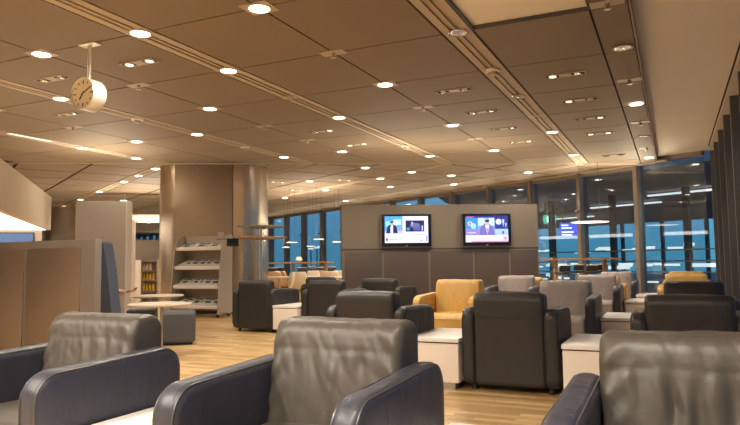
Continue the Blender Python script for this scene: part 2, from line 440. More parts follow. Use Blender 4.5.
# ------------------------------------------------------------------ ceiling lamps and fittings
lamp_l = bpy.data.lights.new('downlight_beam', 'SPOT'); lamp_l.energy = 30; lamp_l.color = (1, .89, .72); lamp_l.spot_size = R(150); lamp_l.spot_blend = .7; lamp_l.shadow_soft_size = .09
lamp_m = lamp_l.copy(); lamp_m.energy = 50
lamp_s = lamp_l.copy(); lamp_s.energy = 13
lamp_b = lamp_l.copy(); lamp_b.energy = 165
_cache = {}
def cached(key, fn, m, parent, name):
    if key not in _cache:
        bm = fn(); o = obj(name, bm, m, parent); _cache[key] = o.data; return o
    o = bpy.data.objects.new(name, _cache[key]); C.objects.link(o); o.parent = parent; return o
def ring_bm(): return lathe(bmesh.new(), [(.088, -.002), (.098, -.008), (.108, -.004), (.108, .0)], 32)
def disc_bm(): return lathe(bmesh.new(), [(0, -.004), (.088, -.004), (.088, .0)], 32)
def downlight(x, y, label, rz=0, lit=True, power=1, z=H, plate=False):
    t = thing('downlight', label, 'ceiling light', (x, y, z-.007), rz)
    cached('ring', ring_bm, M['trimpale'], t, 'ring')
    cached('disc'+str(lit), disc_bm, M['lamp_glow'] if lit else M['reflector'], t, 'diffuser' if lit else 'reflector')
    if plate: cached('plate2', lambda: B(-.135, .135, -.115, .115, .0, .008), M['plate'], t, 'cover_plate')
    if lit:
        l = bpy.data.objects.new('downlight_beam', {1: lamp_l, 2: lamp_b, .5: lamp_s, 1.5: lamp_m}[power]); C.objects.link(l); l.location = (x, y, z-.05)
    return t
def grid(i, j): return X0+i*S, Y0+j*S
ORD = ['nearest', 'second', 'third', 'fourth', 'fifth', 'sixth', 'seventh', 'eighth']
lines = {0: ('on the plain seam between the two long vent strips', [1, 3, 5, 7], []),
         1: ('on the right vent strip beside the cream coffer', [6, 8], [2, 4]),
         -1: ('on the long vent strip right of the clock', [1, 2, 4, 7], []),
         -2: ('on the plain seam passing above the clock', [1, 3, 6], []),
         -3: ('on the vent strip left behind the clock', [2, 4, 6], []),
         -4: ('on the plain seam left of the clock', [2, 4], []),
         -5: ('on the farthest left vent strip', [4, 5], [])}
for i, (d, lit, off) in lines.items():
    for k, j in enumerate(lit):
        x, y = grid(i, j)
        w = ('only' if len(lit) == 1 else ORD[k])
        downlight(x, y, 'lit round downlight, %s %s' % (w, d), plate=True, power=.5 if i < -2 or (i == -2 and j > 2) else (1.5 if i in (0, 1, -1) else 1))
    for k, j in enumerate(off):
        x, y = grid(i, j); downlight(x, y, 'unlit faceted round downlight, %s %s' % (ORD[k], d), lit=False)
for k, (j, lit) in enumerate([(2.9, 0), (4.9, 1), (6.9, 0), (8.9, 1)]):
    downlight(X0+2.04*S, Y0+j*S, ('lit' if lit else 'unlit faceted')+' round downlight, %s on the band beside the cream raised ceiling' % ORD[k], lit=bool(lit))
# unseen lamps behind the viewer, added and strengthened to brighten surfaces facing it
for i, j in [(0, -2), (0, -3.5), (-2, -2), (-2, -4), (1.9, -2), (1.9, -4), (-1, -3), (-4, -3), (1, -3), (-6, -3)]:
    x, y = grid(i, j); downlight(x-.01, y, 'added round downlight behind the viewer, brightening surfaces that face it', power=2)['group'] = 'added downlights behind the viewer'
g2 = [(-14.85, 4.45, 'nearest in the receding row left of the metal column'), (-16.2, 4.45, 'second in the receding row left of the metal column'), (-17.55, 4.45, 'third in the receding row left of the metal column'),
      (-20.3, 4.45, 'fourth in the receding row left of the metal column'), (-23.0, 4.45, 'farthest in the receding row left of the metal column'),
      (-12.3, 8.52, 'just beyond the ceiling joint above the left end of the screen partition'), (-12.3, 9.9, 'above the gap between column and screen partition'), (-12.3, 11.2, 'above the left wall screen'),
      (-15.05, 8.6, 'nearest to the right side of the metal column'), (-13.68, 9.95, 'above the left end of the screen partition'), (-13.68, 12.55, 'far, above the screen partition near the windows'),
      (-15.05, 11.3, 'far beyond the screen partition, third from the window'), (-16.7, 10.1, 'behind the right side of the metal column'), (-19.3, 10.1, 'far right of the metal column near the blue windows'),
      (-10.9, 12.5, 'above the right wall screen near the windows'), (-19.3, 12.5, 'farthest, close to the blue windows')]
for u, v, d in g2:
    x, y = uv(u, v); downlight(x, y, 'lit round downlight '+d, rz=R(60))
for u, v in [(-18.5, 7.2), (-21.7, 7.2), (-24.4, 9.9), (-27.2, 9.9), (-30, 12.5), (-25.7, 4.45), (-28.5, 4.45), (-28.5, 7.2), (-32.5, 7.2), (-34, 9.9), (-38, 9.9), (-32, 4.45), (-37, 5.8), (-42, 8.5), (-35, 12.5), (-26, 1.8), (-30, 1.8), (-22.5, 2)]:  # extra lamps added to brighten the dark far left
    x, y = uv(u, v); downlight(x, y, 'tiny downlight added to brighten the far part of the lounge', rz=R(60))['group'] = 'tiny added far downlights'
def twin(x, y, rz, label, a=True, b=True):
    t = thing('twin_spotlight', label, 'ceiling light', (x, y, H-.004), rz); t.scale = (1.15, 1.25, 1)
    cached('tw_frame', lambda: box(box(box(box(bmesh.new(), -.20, .20, -.055, -.045, -.006, .006), -.20, .20, .045, .055, -.006, .006), -.205, -.195, -.055, .055, -.006, .006), .195, .205, -.055, .055, -.006, .006), M['plate'], t, 'frame')
    for q_ in (-.1275, .1275): cached('tw_pit', lambda: B(-.067, .067, -.045, .045, -.002, .001), M['gap'], t, 'recess').location = (q_, 0, 0)
    cached('tw_mid', lambda: B(-.06, .06, -.045, .045, -.004, .002), M['plate'], t, 'centre_plate')
    for s, lit in ((-1, a), (1, b)):
        o = cached('tw_lamp%d' % lit, lambda: lathe(bmesh.new(), [(0, -.012), (.035, -.012), (.04, -.004)], 20), M['spot_glow'] if lit else M['reflector'], t, 'lamp'); o.location = (s*.125, 0, 0)
tw = [(-1.5, 1.5, 'in the panel right of the clock', 1, 1), (-2.5, 1.5, 'in the panel left of the clock', 0, 0), (-3.5, 2.5, 'in the panel below left of the clock', 0, 0),
      (.5, 3.5, 'nearest in the row left of the right vent strip', 0, 0), (.5, 4.5, 'second in the row left of the right vent strip', 0, 0), (.5, 5.5, 'third in the row left of the right vent strip', 0, 0), (.5, 6.5, 'fourth in the row left of the right vent strip', 0, 1),
      (1.53, 3.45, 'nearest in the row right of the right vent strip', 1, 0), (1.53, 4.45, 'second in the row right of the right vent strip', 1, 0), (1.53, 5.4, 'third in the row right of the right vent strip', 0, 1), (1.53, 6.4, 'fourth in the row right of the right vent strip', 1, 1), (1.55, 8.35, 'farthest in the row right of the right vent strip', 0, 0),
      (-1.54, 4.58, 'left of the vent strip towards the column, nearer of a pair', 0, 1), (-1.56, 5.6, 'left of the vent strip towards the column, farther of a pair', 1, 1)]
for i, j, d, a, b in tw:
    x, y = grid(i, j); twin(x, y, 0, 'recessed twin spotlight fitting, '+d, bool(a), bool(b))
for q, d in [((-9.57, 14.73), 'just right of the metal column, nearer one'), ((-10.15, 16.66), 'just right of the metal column, farther one'), ((-7.85, 15.3), 'beyond the ceiling joint near the screen partition')]:
    twin(q[0], q[1], R(60), 'recessed twin spotlight fitting '+d)
def nozzle(x, y, label, rz=0, wide=.13, sm=False):
    if sm:
        t = thing('smoke_detector', label, 'smoke detector', (x, y, H-.004), rz)
        cached('sm_base', lambda: lathe(bmesh.new(), [(0, 0), (.085, 0), (.085, -.025), (.06, -.035)], 24), M['clockwhite'], t, 'base')
        cached('sm_head', lambda: lathe(bmesh.new(), [(.055, -.035), (.05, -.065), (.025, -.075), (0, -.075)], 24), M['plate'], t, 'sensor_head'); return
    t = thing('sprinkler_plate', label, 'sprinkler', (x, y, H), rz)
    cached('sp_plate', lambda: B(-.14, .14, -.07, .07, -.005, .003), M['plate'], t, 'cover_plate')
    cached('sp_noz', lambda: lathe(bmesh.new(), [(.02, -.005), (.022, -.03), (.008, -.035), (.03, -.055), (0, -.058)], 12), M['steel'], t, 'nozzle')
spr = [(0, 2, 'nearest on the seam between the two long vent strips'), (0, 4, 'second on the seam between the two long vent strips'), (0, 6, 'third on the seam between the two long vent strips'),
       (-1, 3, 'on the long vent strip right of the clock'), (-2, 2, 'right behind the clock on its seam'), (-2, 4, 'fourth module along the seam over the clock'), (-2, 5, 'fifth module along the seam over the clock'),
       (-4, 3, 'on the left seam below the clock'), (2.01, 1.93, 'nearest on the band by the raised ceiling'), (2.03, 3.9, 'second on the band by the raised ceiling'), (2.04, 5.92, 'third on the band by the raised ceiling'), (2.04, 7.93, 'fourth on the band by the raised ceiling'), (1, 5, 'on the right vent strip between two downlights')]
for i, j, d in spr: nozzle(*grid(i, j), 'pale ceiling plate with sprinkler head, '+d)
for i, j, d in [(1, 3, 'on the right vent strip above the right wall screen'), (-3, 3, 'on the vent strip just right below the clock'), (-3, 5, 'on the vent strip above the metal column'), (-1, 6, 'on the long vent strip near the ceiling joint')]:
    nozzle(*grid(i, j), 'small round smoke detector '+d, sm=True)
t = thing('linear_light', 'long bright linear lamp in the far left vent strip', 'ceiling light', (X0-4.93*S, Y0+3.15*S, H), R(90))
obj('housing', B(-.42, .42, -.06, .06, -.012, 0), M['plate'], t, False); 
for s in (-.03, .03): obj('tube', B(-.40, .40, s-.010, s+.010, -.018, -.012, .004), M['spot_glow'], t)

# uplights washing the ceiling edge along the facade
up = bpy.data.lights.new('uplight_beam', 'SPOT'); up.energy = 42; up.color = (1, .84, .58); up.spot_size = R(125); up.spot_blend = .8; up.shadow_soft_size = .05
dv = Vector((-.5*.80, -.866*.80, .60))
for k in range(-1, 22):
    x, y = uv(-8.8-1.6*k-1.6, VF-.24)
    if k == -1: x, y = uv(-8.72, VF-.24)
    l = bpy.data.objects.new('uplight_beam', up); C.objects.link(l); l.location = (x, y, 2.30); l.rotation_euler = dv.to_track_quat('-Z', 'Y').to_euler()

# ------------------------------------------------------------------ left bulkhead over the bar with luminous underside
bm = bmesh.new(); line_box(bm, tuple(BA), tuple(BB), .12, 2.2, H-.002); struct('wall_bulkhead', bm, M['plaster'])
w_ = -bnr*4.2
e_ = bnr*-.06
t = thing('luminous_bar_canopy', 'glowing white canopy ceiling over the bar at the far left', 'light panel', (0, 0, 0))
pts = [tuple(BA+e_), tuple(BB+e_), tuple(BB+w_), tuple(BA+w_)]
bm = prism(bmesh.new(), pts, 2.2, 2.22); obj('diffuser', bm, M['soft_glow'], t, False)
bm = prism(bmesh.new(), pts, 2.225, 2.3); obj('housing', bm, M['plaster'], t, False)
# back bar under it
bb0 = BB+w_*1.; bb1 = BB+e_*3
bar = thing('back_bar', 'brown back bar wall far left under the glowing canopy', 'bar')
bm = bmesh.new(); line_box(bm, tuple(bb0), tuple(bb1), .12, 0, 2.19); obj('back_wall', bm, M['cab_metal'], bar, False)
dd = (bb1-bb0).normalized(); nn = Vector((dd.y, -dd.x))
for z in (1.45, 1.75):
    bm = bmesh.new(); line_box(bm, tuple(bb0+nn*.2), tuple(bb0+dd*2.3+nn*.2), .28, z-.03, z); obj('shelf', bm, M['palewood'], bar, False)
bm = bmesh.new(); line_box(bm, tuple(bb0+nn*.9), tuple(bb1+nn*.9), .6, 0, 1.1); obj('counter', bm, M['white_box'], bar, False)
ang = math.atan2(dd.y, dd.x)
btl = None
kk = 0
for z in (1.45, 1.75):
    for q in range(9):
        p = bb0+dd*(.25+q*.24)+nn*.2
        m_ = [M['yellow'], M['greenb'], M['redb'], M['white_box']][(q*7+kk) % 4]
        bm = lathe(bmesh.new(), [(0, 0), (.04, 0), (.04, .17), (.015, .22), (.015, .28), (0, .28)], 12)
        o = obj('bottle', bm, m_); o.location = (p.x, p.y, z+.001)
        tag(o, 'small bottle on the %s shelf of the back bar, %s from the left' % ('lower' if z < 1.6 else 'upper', ['first', 'second', 'third', 'fourth', 'fifth', 'sixth', 'seventh', 'eighth', 'ninth'][q]), 'bottle', 'back bar bottles')
    kk += 1
t = thing('wall_screen', 'small blue menu screen at the right of the back bar', 'screen', (*(bb0+dd*3.2+nn*.1), 1.9), ang)
obj('frame', B(-.62, .62, -.04, .0, -.28, .22, .01), M['blackplastic'], t); obj('display', B(-.58, .58, -.05, -.04, -.24, .18), flat('menu_blue', (.03, .06, .12), 1), t, False)

# ------------------------------------------------------------------ station clock
ck = thing('station_clock', 'round double-faced station clock hanging on a rod from the ceiling', 'clock', (-5.165, 4.555, H))
obj('ceiling_plate', B(-.11, .11, -.05, .05, -.014, 0, .004), M['clockrim'], ck)
obj('rod', cyl(.019, -.36, -.012, 16), M['clockrim'], ck)
cz = -.515; rx = Matrix.Translation((0, 0, cz)) @ Matrix.Rotation(R(90), 4, 'X')   # lathe axis z -> -y
obj('drum', lathe(bmesh.new(), [(0, -.065), (.144, -.065), (.144, -.078), (.154, -.083), (.158, -.075), (.158, .075), (.154, .083), (.144, .078), (.144, .065), (0, .065)], 56, rx), M['clockrim'], ck)
for s in (1, -1):
    fm = Matrix.Translation((0, 0, cz)) @ (Matrix.Rotation(PI, 4, 'Z') if s < 0 else Matrix.Identity(4))
    face = obj('dial', lathe(bmesh.new(), [(0, .069), (.143, .069), (.143, .066)], 48, fm @ Matrix.Rotation(R(90), 4, 'X')), M['clockwhite'], ck)
    for h in range(12):
        mm = fm @ Matrix.Rotation(-h*PI/6, 4, 'Y').inverted()
        w = .008 if h % 3 else .012
        obj('hour_mark', box(bmesh.new(), -w/2, w/2, -.072, -.070, .104 if h % 3 else .096, .130, 0, 0, mm), M['clockink'], face, False)
    for nm, a, l, w in (('hour_hand', 7.17*30, .072, .015), ('minute_hand', 62, .112, .010)):
        bm = box(bmesh.new(), -w/2, w/2, -.077, -.074, -.022, l, 0, 0, fm @ Matrix.Rotation(R(a), 4, 'Y'))
        obj(nm, bm, M['clockink'], face, False)

# ------------------------------------------------------------------ big metal columns
def stadium(r, Ln, n=24):
    p = []
    for k in range(n+1): a = -PI/2+PI*k/n; p.append((Ln/2+r*math.cos(a), r*math.sin(a)))
    for k in range(n+1): a = PI/2+PI*k/n; p.append((-Ln/2+r*math.cos(a), r*math.sin(a)))
    return p
def column(name, loc, rz, r, Ln, label, panel=True):
    t = thing(name, label, 'column', loc, rz)
    bm = prism(bmesh.new(), stadium(r, Ln, 32), .08, H-.012); obj('shaft', bm, M['metal'], t)
    bm = prism(bmesh.new(), stadium(r-.03, Ln, 32), 0, .08); obj('plinth', bm, M['darkmetal'], t)
    bm = prism(bmesh.new(), stadium(r+.03, Ln, 32), H-.03, H-.008); obj('cap_ring', bm, M['trimpale'], t)
    if panel:
        obj('cover_panel', B(-Ln/2-.1, Ln/2-.20, -r-.012, -r+.02, .1, H-.04, .004), M['metal_panel'], t)
        obj('cable_slot', B(Ln/2-.198, Ln/2-.185, -r-.006, -r+.01, .1, H-.04), M['gap'], t, False)
        obj('switch_plate', B(Ln/2-.50, Ln/2-.38, -r-.022, -r-.012, 1.62, 1.74, .003), M['steel'], t)
    return t
column('metal_column', (-9.26, 11.66, 0), R(30), .52, 1.33, 'broad rounded brushed metal column behind the newspaper rack')
column('metal_column', (-20.2, 17.05, 0), R(35), .42, .8, 'distant brushed metal column at the right end of the bar bulkhead', False)

# two glass discs around the column front and a small dark box
def disc_shelf(loc, m, r, label):
    t = thing('round_shelf', label, 'shelf', loc)
    obj('disc', lathe(bmesh.new(), [(0, -.012), (r*.8, -.014), (r, .0), (r*.98, .012), (0, .014)], 48), m, t)
    obj('bracket', cyl(.10, -.05, -.014, 20), M['steel'], t); return t
disc_shelf((-7.16, 10.42, 1.76), M['glassgreen'], .48, 'upper round greenish glass disc shelf at the column')
disc_shelf((-7.16, 10.42, 1.55), M['wood'], .50, 'lower round copper-brown disc shelf at the column')
obj_ = thing('shelf_post', 'thin steel post carrying the two round discs at the column', 'post', (-7.16, 10.42, 0)); obj('pole', cyl(.035, 0.01, 1.76, 20), M['steel'], obj_); obj('base', cyl(.2, 0, .015, 28), M['steel'], obj_)
t = thing('payment_terminal', 'small black box at the left edge of the lower disc by the rack', 'device', (-7.58, 10.10, 1.50), R(39))
obj('case', B(-.11, .11, -.02, .02, -.11, .04, .006), M['blackplastic'], t); obj('arm', B(-.30, -.11, -.012, .012, .02, .035), M['darkmetal'], t, False)

# ------------------------------------------------------------------ newspaper rack
rk = thing('newspaper_rack', 'pale four-shelf newspaper rack on castors before the metal column', 'rack', (-8.75, 10.42, 0))
def side_prof(): return [(.0, .08), (.46, .08), (.46, 1.64), (.36, 1.66), (.22, 1.60), (.13, 1.45), (.08, 1.1), (.03, .6)]
for s in (-1, 1):
    bm = bmesh.new(); x = s*.60
    a = [bm.verts.new((x-.012, p[0]-.04, p[1])) for p in side_prof()]; b = [bm.verts.new((x+.012, p[0]-.04, p[1])) for p in side_prof()]
    bm.faces.new(a); bm.faces.new(b[::-1])
    for i in range(len(a)): bm.faces.new((a[i], a[(i+1) % len(a)], b[(i+1) % len(a)], b[i]))
    obj('side_panel', bm, M['rack_shade'], rk, False)
obj('back_panel', B(-.588, .588, .40, .42, .1, 1.64), M['rack_shade'], rk, False)
sh = [(.20, .02), (.60, .05), (.985, .09), (1.375, .13)]
tilt = R(24)
for k, (z, y) in enumerate(sh):
    bm = bmesh.new(); mm = Matrix.Translation((0, y, z)) @ Matrix.Rotation(tilt, 4, 'X')
    Ld = (.395-y)/math.cos(tilt)
    box(bm, -.585, .585, 0, Ld, -.012, .0, 0, 0, mm)
    o = obj('shelf', bm, M['white_box'], rk, False)
    bm = bmesh.new(); box(bm, -.60, .60, -.022, -.002, -.03, .04, .006, 0, mm); obj('lip', bm, M['white_top'], o)
for sx in (-.55, .55):
    for sy in (.03, .38):
        cs = obj('castor', cyl(.04, -.012, .012, 16, None, Matrix.Translation((sx, sy, .04)) @ Matrix.Rotation(R(90), 4, 'Y')), M['blackplastic'], rk); 
        obj('fork', B(sx-.02, sx+.02, sy-.03, sy+.03, .06, .085), M['steel'], cs, False)
m = mat('newspaper_front', (.6, .58, .54), .8)
tc = N(m, 'ShaderNodeTexCoord'); br = N(m, 'ShaderNodeTexBrick'); br.inputs['Scale'].default_value = 1; br.inputs['Brick Width'].default_value = .05; br.inputs['Row Height'].default_value = .014; br.inputs['Mortar Size'].default_value = .004
br.inputs['Color1'].default_value = (.12, .11, .10, 1); br.inputs['Color2'].default_value = (.30, .28, .26, 1); br.inputs['Mortar'].default_value = (.55, .52, .48, 1); L(m, tc.outputs['Object'], br.inputs[0]); L(m, br.outputs[0], pb(m).inputs['Base Color']); M['news'] = m
mhead = mat('newspaper_headline', (.05, .05, .05), .8)
pn = ['top', 'second', 'third', 'bottom']
for k, (z, y) in enumerate(sh):
    row = 3-k; cnt = [7, 7, 6, 3][k]
    for q in range(cnt):
        rr = random.Random(k*31+q)
        if k == 3: x = -.36+q*.36; lean = 0; wd = .30
        else: x = -.45+q*(.88/(cnt-1))+rr.uniform(-.03, .03); lean = R(rr.uniform(6, 10)); wd = rr.uniform(.24, .30)
        t = thing('newspaper', '', 'newspaper', (0, 0, 0))
        t['label'] = 'folded newspaper on the %s shelf of the rack, %s from the left' % (pn[row], ['first', 'second', 'third', 'fourth', 'fifth', 'sixth', 'seventh', 'eighth'][q])
        t['group'] = 'newspapers in the rack'
        mm = Matrix.Translation((-8.75+x, 10.42+y, z)) @ Matrix.Rotation(tilt, 4, 'X') @ Matrix.Translation((0, 0, .006+(.022 if k < 3 and q else 0))) @ Matrix.Rotation(lean, 4, 'Y') @ Matrix.Rotation(R(rr.uniform(-14, 14)), 4, 'Z')
        t.matrix_world = mm
        ln = .31 if k < 3 else .27; ln = min(ln, (.38-y)/math.cos(tilt)+.02)
        if 'np%d' % (k == 3) not in _cache: pass
        bd_ = obj('pages', B(-wd/2, wd/2, .012, ln, 0, .012, .003), M['news'], t)
        bm = bmesh.new(); box(bm, -wd*.42, wd*.42, ln-.07, ln-.035, .0122, .0128); box(bm, -wd*.3, wd*.1, ln*.35, ln*.6, .0122, .0128); obj('print', bm, mhead, t, False)

# ------------------------------------------------------------------ TV partition
PW = Vector((-3.88, 11.415)); a30 = R(30)
pw = thing('screen_partition', 'low taupe partition wall carrying the two lit screens', 'partition', (PW.x, PW.y, 0), a30)
ww0, ww1 = -1.82, 1.86
obj('body', B(ww0, ww1, .0, .16, .08, 2.105, .006), M['tvwall'], pw)
obj('plinth', B(ww0+.03, ww1-.03, .02, .14, 0, .08), M['darkmetal'], pw, False)
edges = [-1.79, -1.11, -.22, .66, 1.31, 1.84]
edges = [-1.80, -1.12, -.16, .42-.0, .0]
xs = [-1.79, -1.07, -.21, .62, 1.30, 1.85]
for k in range(5):
    obj('metal_panel', B(xs[k]+.02, xs[k+1]-.02, -.012, .004, .12, 1.255, .004), M['tvpanel'], pw)
obj('dark_rail', B(ww0+.01, ww1-.01, -.003, .003, 1.275, 1.30), M['darkmetal'], pw, False)  # dark metal rail above the panels

obj('top_glow_strip', B(ww0+.2, ww1-.2, .05, .11, 2.1045, 2.1065), M['pend_glow'], pw, False)  # glowing strip added along with the unseen ceiling fill
al = bpy.data.lights.new('partition_fill', 'AREA'); al.shape = 'RECTANGLE'; al.size = 3.2; al.size_y = .06; al.energy = 18; al.color = (1, .85, .62)  # unseen light added on the partition top to brighten the ceiling
lo = bpy.data.objects.new('partition_fill', al); C.objects.link(lo); lo.parent = pw; lo.location = (0, .08, 2.13); lo.rotation_euler = (PI, 0, 0)
def tvcols(cells, frame_w=.93, frame_h=.605):
    pass
def tv(xc, label, cells, rootname='wall_screen'):
    p = PW+Vector((c30, s30))*xc + Vector((s30, -c30))*.035
    t = thing(rootname, label, 'television', (p.x, p.y, 1.625), a30)
    fw, fh = .92, .60
    bm = box(bmesh.new(), -fw/2, fw/2, -.045, .03, -fh/2, fh/2, .008); obj('casing', bm, M['blackplastic'], t)
    bm = bmesh.new()
    for b in ((-fw/2-.006, -fw/2+.006, -fh/2, fh/2), (fw/2-.006, fw/2+.006, -fh/2, fh/2), (-fw/2, fw/2, -fh/2-.006, -fh/2+.006), (-fw/2, fw/2, fh/2-.006, fh/2+.006)):
        box(bm, b[0], b[1], -.048, -.02, b[2], b[3])
    obj('rim', bm, M['bezel'], t, False)
    obj('badge', B(-.022, .022, -.049, -.045, -fh/2+.012, -fh/2+.032), M['steel'], t, False)
    ms = []; bm = bmesh.new(); sw, sz0, sz1 = .40, -.225, .262
    cols = {}
    for n, (cx, cy, w, h, col, shape) in enumerate(cells):
        if col not in cols: cols[col] = len(ms); ms.append(flat('picture_%d' % len(bpy.data.materials), col, .42))
        x0 = -sw+cx*2*sw; z0 = sz0+cy*(sz1-sz0); W_ = w*2*sw; H_ = h*(sz1-sz0); yy = -.0455-.00025*(n+1)
        if shape == 'r': pts = [(x0, z0), (x0+W_, z0), (x0+W_, z0+H_), (x0, z0+H_)]
        elif shape == 'e': pts = [(x0+W_/2+W_/2*math.cos(a), z0+H_/2+H_/2*math.sin(a)) for a in [2*PI*i/20 for i in range(20)]]
        elif shape == 't': pts = [(x0, z0), (x0+W_, z0), (x0+W_*.88, z0+H_*.75), (x0+W_*.62, z0+H_), (x0+W_*.38, z0+H_), (x0+W_*.12, z0+H_*.75)]
        elif shape == 'v': pts = [(x0+W_*.5, z0), (x0+W_, z0+H_), (x0, z0+H_)]
        f = bm.faces.new([bm.verts.new((a, yy, b)) for a, b in pts]); f.material_index = cols[col]
    obj('display', bm, ms, t, False)
W1 = (.95, .93, 1.0); BLK = (.015, .015, .05)
c1 = [(0, 0, 1, 1, (.86, .85, 1), 'r'), (0, .36, .41, .64, (.10, .42, .75), 'r'), (.02, .62, .12, .2, (.25, .75, .95), 'r'), (.2, .66, .18, .22, (.55, .85, 1), 'r'), (.28, .38, .13, .3, (.25, .4, .7), 'r'), (.0, .36, .41, .1, (.6, .5, .85), 'r'),
      (.03, .36, .27, .34, (.02, .03, .10), 't'), (.14, .36, .055, .30, (.9, .9, 1), 'v'), (.13, .36, .06, .26, (.85, .85, 1), 'r'), (.125, .66, .075, .15, (.85, .45, .42), 'e'), (.122, .74, .08, .08, (.08, .04, .05), 'e'),
      (.48, .42, .43, .42, (.02, .02, .10), 'r'), (.58, .55, .24, .2, (.16, .16, .36), 'e'), (.66, .46, .16, .12, (.10, .12, .45), 'r'), (.5, .46, .08, .12, (.05, .35, .6), 'e'), (.6, .62, .06, .16, (.5, .5, .7), 'v'), (.85, .45, .03, .2, (.55, .6, .9), 'r'),
      (.68, .28, .24, .03, (.45, .4, .7), 'r'), (.02, .08, .05, .1, (.1, .1, .45), 'r'), (.09, .12, .2, .035, (.3, .55, .85), 'r'), (.31, .12, .14, .03, (.55, .65, .9), 'r'), (.48, .12, .12, .03, (.65, .7, .92), 'r'), (.8, .05, .08, .05, (.85, .35, .7), 'r'), (.94, .05, .04, .22, (.4, .35, .8), 'r')]
c2 = [(0, 0, 1, 1, (.30, .33, .80), 'r'), (0, .92, 1, .08, (.05, .03, .25), 'r'), (.02, .93, .18, .04, (.7, .15, .5), 'r'), (0, .5, .28, .42, (.06, .30, .75), 'r'), (.12, .5, .13, .22, (.35, .8, .95), 'e'), (.05, .62, .11, .17, (.75, .8, .95), 'e'), (.07, .65, .07, .11, (.85, .2, .4), 'e'),
      (0, .28, .30, .2, (.32, .25, .62), 'r'), (.04, .34, .2, .04, (.7, .65, .9), 'r'), (.3, .62, .38, .30, (.62, .85, .95), 'r'), (.45, .62, .1, .3, (.3, .55, .85), 'r'), (.69, .5, .31, .42, (.03, .05, .30), 'r'), (.71, .66, .14, .22, (.75, .85, 1), 'e'), (.86, .56, .06, .3, (.6, .65, .9), 'v'), (.92, .52, .06, .2, (.4, .45, .85), 'v'),
      (.69, .27, .31, .22, (.45, .62, .88), 'r'), (.85, .3, .06, .12, (.12, .12, .4), 'e'), (.31, .26, .38, .44, (.20, .18, .55), 't'), (.46, .28, .1, .36, (.85, .85, 1), 'v'), (.49, .30, .035, .22, (.3, .12, .3), 'v'), (.46, .62, .10, .2, (.85, .45, .5), 'e'), (.455, .75, .11, .1, (.05, .03, .08), 'e'),
      (0, .0, 1, .26, (.93, .85, .98), 'r'), (.04, .10, .5, .05, (.7, .6, .85), 'r'), (.13, .0, .87, .05, (.85, .25, .55), 'r'), (.87, .06, .11, .17, (.9, .55, .8), 'r'), (.9, .1, .06, .08, (.9, .2, .35), 'e')]
tv(-.637, 'left flat television showing a suited man beside a dark picture', c1)
tv(.86, 'right flat television showing a newsreader at a desk', c2)

# ------------------------------------------------------------------ left metal-door cabinet
cab = thing('low_cabinet', 'taupe partition cabinet with bronze metal doors at the left edge', 'cabinet', (-5.53, 5.0, 0))
obj('body', B(-4.2, 0, 0, .09, .07, 1.335, .006), M['cab_frame'], cab)
obj('plinth', B(-4.15, -.05, .02, .07, 0, .07), M['darkmetal'], cab, False)
for x0, x1 in ((-1.04, -.205), (-1.93, -1.09), (-2.82, -1.98), (-3.71, -2.87)):
    obj('door', B(x0, x1, -.014, .002, .12, 1.25, .005), M['cab_metal'], cab)
# booth
bo = thing('booth_sofa', 'high-backed blue-grey booth sofa behind the left cabinet', 'sofa', (-6.75, 6.25, 0))
bm = bmesh.new()
pr = [(-1.6, .08), (.17, .08), (.15, .45), (.06, 1.0), (-.02, 1.34), (-.06, 1.37), (-1.6, 1.37)]
a = [bm.verts.new((p[0], 0, p[1])) for p in pr]; b = [bm.verts.new((p[0], .16, p[1])) for p in pr]
bm.faces.new(a); bm.faces.new(b[::-1])
for i in range(len(a)): bm.faces.new((a[i], a[(i+1) % len(a)], b[(i+1) % len(a)], b[i]))
al3 = bpy.data.lights.new('ceiling_fill', 'AREA'); al3.shape = 'RECTANGLE'; al3.size = 1.4; al3.size_y = .08; al3.energy = 5; al3.color = (1, .86, .66)  # unseen light added on the booth top to brighten the ceiling
lo = bpy.data.objects.new('ceiling_fill', al3); C.objects.link(lo); lo.parent = bo; lo.location = (-.85, .08, 1.39); lo.rotation_euler = (PI, 0, 0)
al4 = al3.copy(); al4.energy = 3; al4.size = 2.6  # weaker unseen copy added on the cabinet top
lo = bpy.data.objects.new('ceiling_fill', al4); C.objects.link(lo); lo.parent = cab; lo.location = (-2.4, .05, 1.35); lo.rotation_euler = (PI, 0, 0)
obj('high_back', bm, M['blue_fabric'], bo, False)
obj('seat_cushion', B(-1.58, -.42, .16, .72, .26, .45, .03), M['blue_fabric'], bo)
obj('base', B(-1.55, -.45, .16, .66, .06, .26, .005), M['blue_fabric'], bo)
for sx in (-1.5, -.5):
    for sy in (.08, .6): obj('foot', cyl(.025, 0, .08, 12, None, Matrix.Translation((sx, sy, 0))), M['foot'], bo)

# ------------------------------------------------------------------ white wall panel, second jamb
M['wallp'] = noisy(mat('matte_cream_panel', (.44, .39, .33), .75), nscale=2, amt=.04)
ws = thing('white_partition', 'tall plain cream partition with a bright end left of the column', 'partition', (-9.95, 8.53, 0), R(28))
obj('panel', B(0, .92, 0, .30, .0, 2.245, .01), M['wallp'], ws)
obj('end_trim', B(.92, .935, -.01, .31, 0, 2.25), M['white_box'], ws, False)
obj('top_glow_strip', B(.80, .90, .03, .27, 2.246, 2.262), M['pend_glow'], ws, False)
al2 = al.copy(); al2.size = .8; al2.size_y = .2; al2.energy = 14  # same added ceiling fill, spread over this partition's top
lo = bpy.data.objects.new('partition_fill', al2); C.objects.link(lo); lo.parent = ws; lo.location = (.46, .15, 2.28); lo.rotation_euler = (PI, 0, 0)
jb = thing('door_jamb', 'slim white upright with rounded top beside the metal column', 'post', (-11.05, 11.05, 0), R(39))
obj('post', B(-.05, .05, -.1, .1, 0, 2.08, .03), M['white_box'], jb)

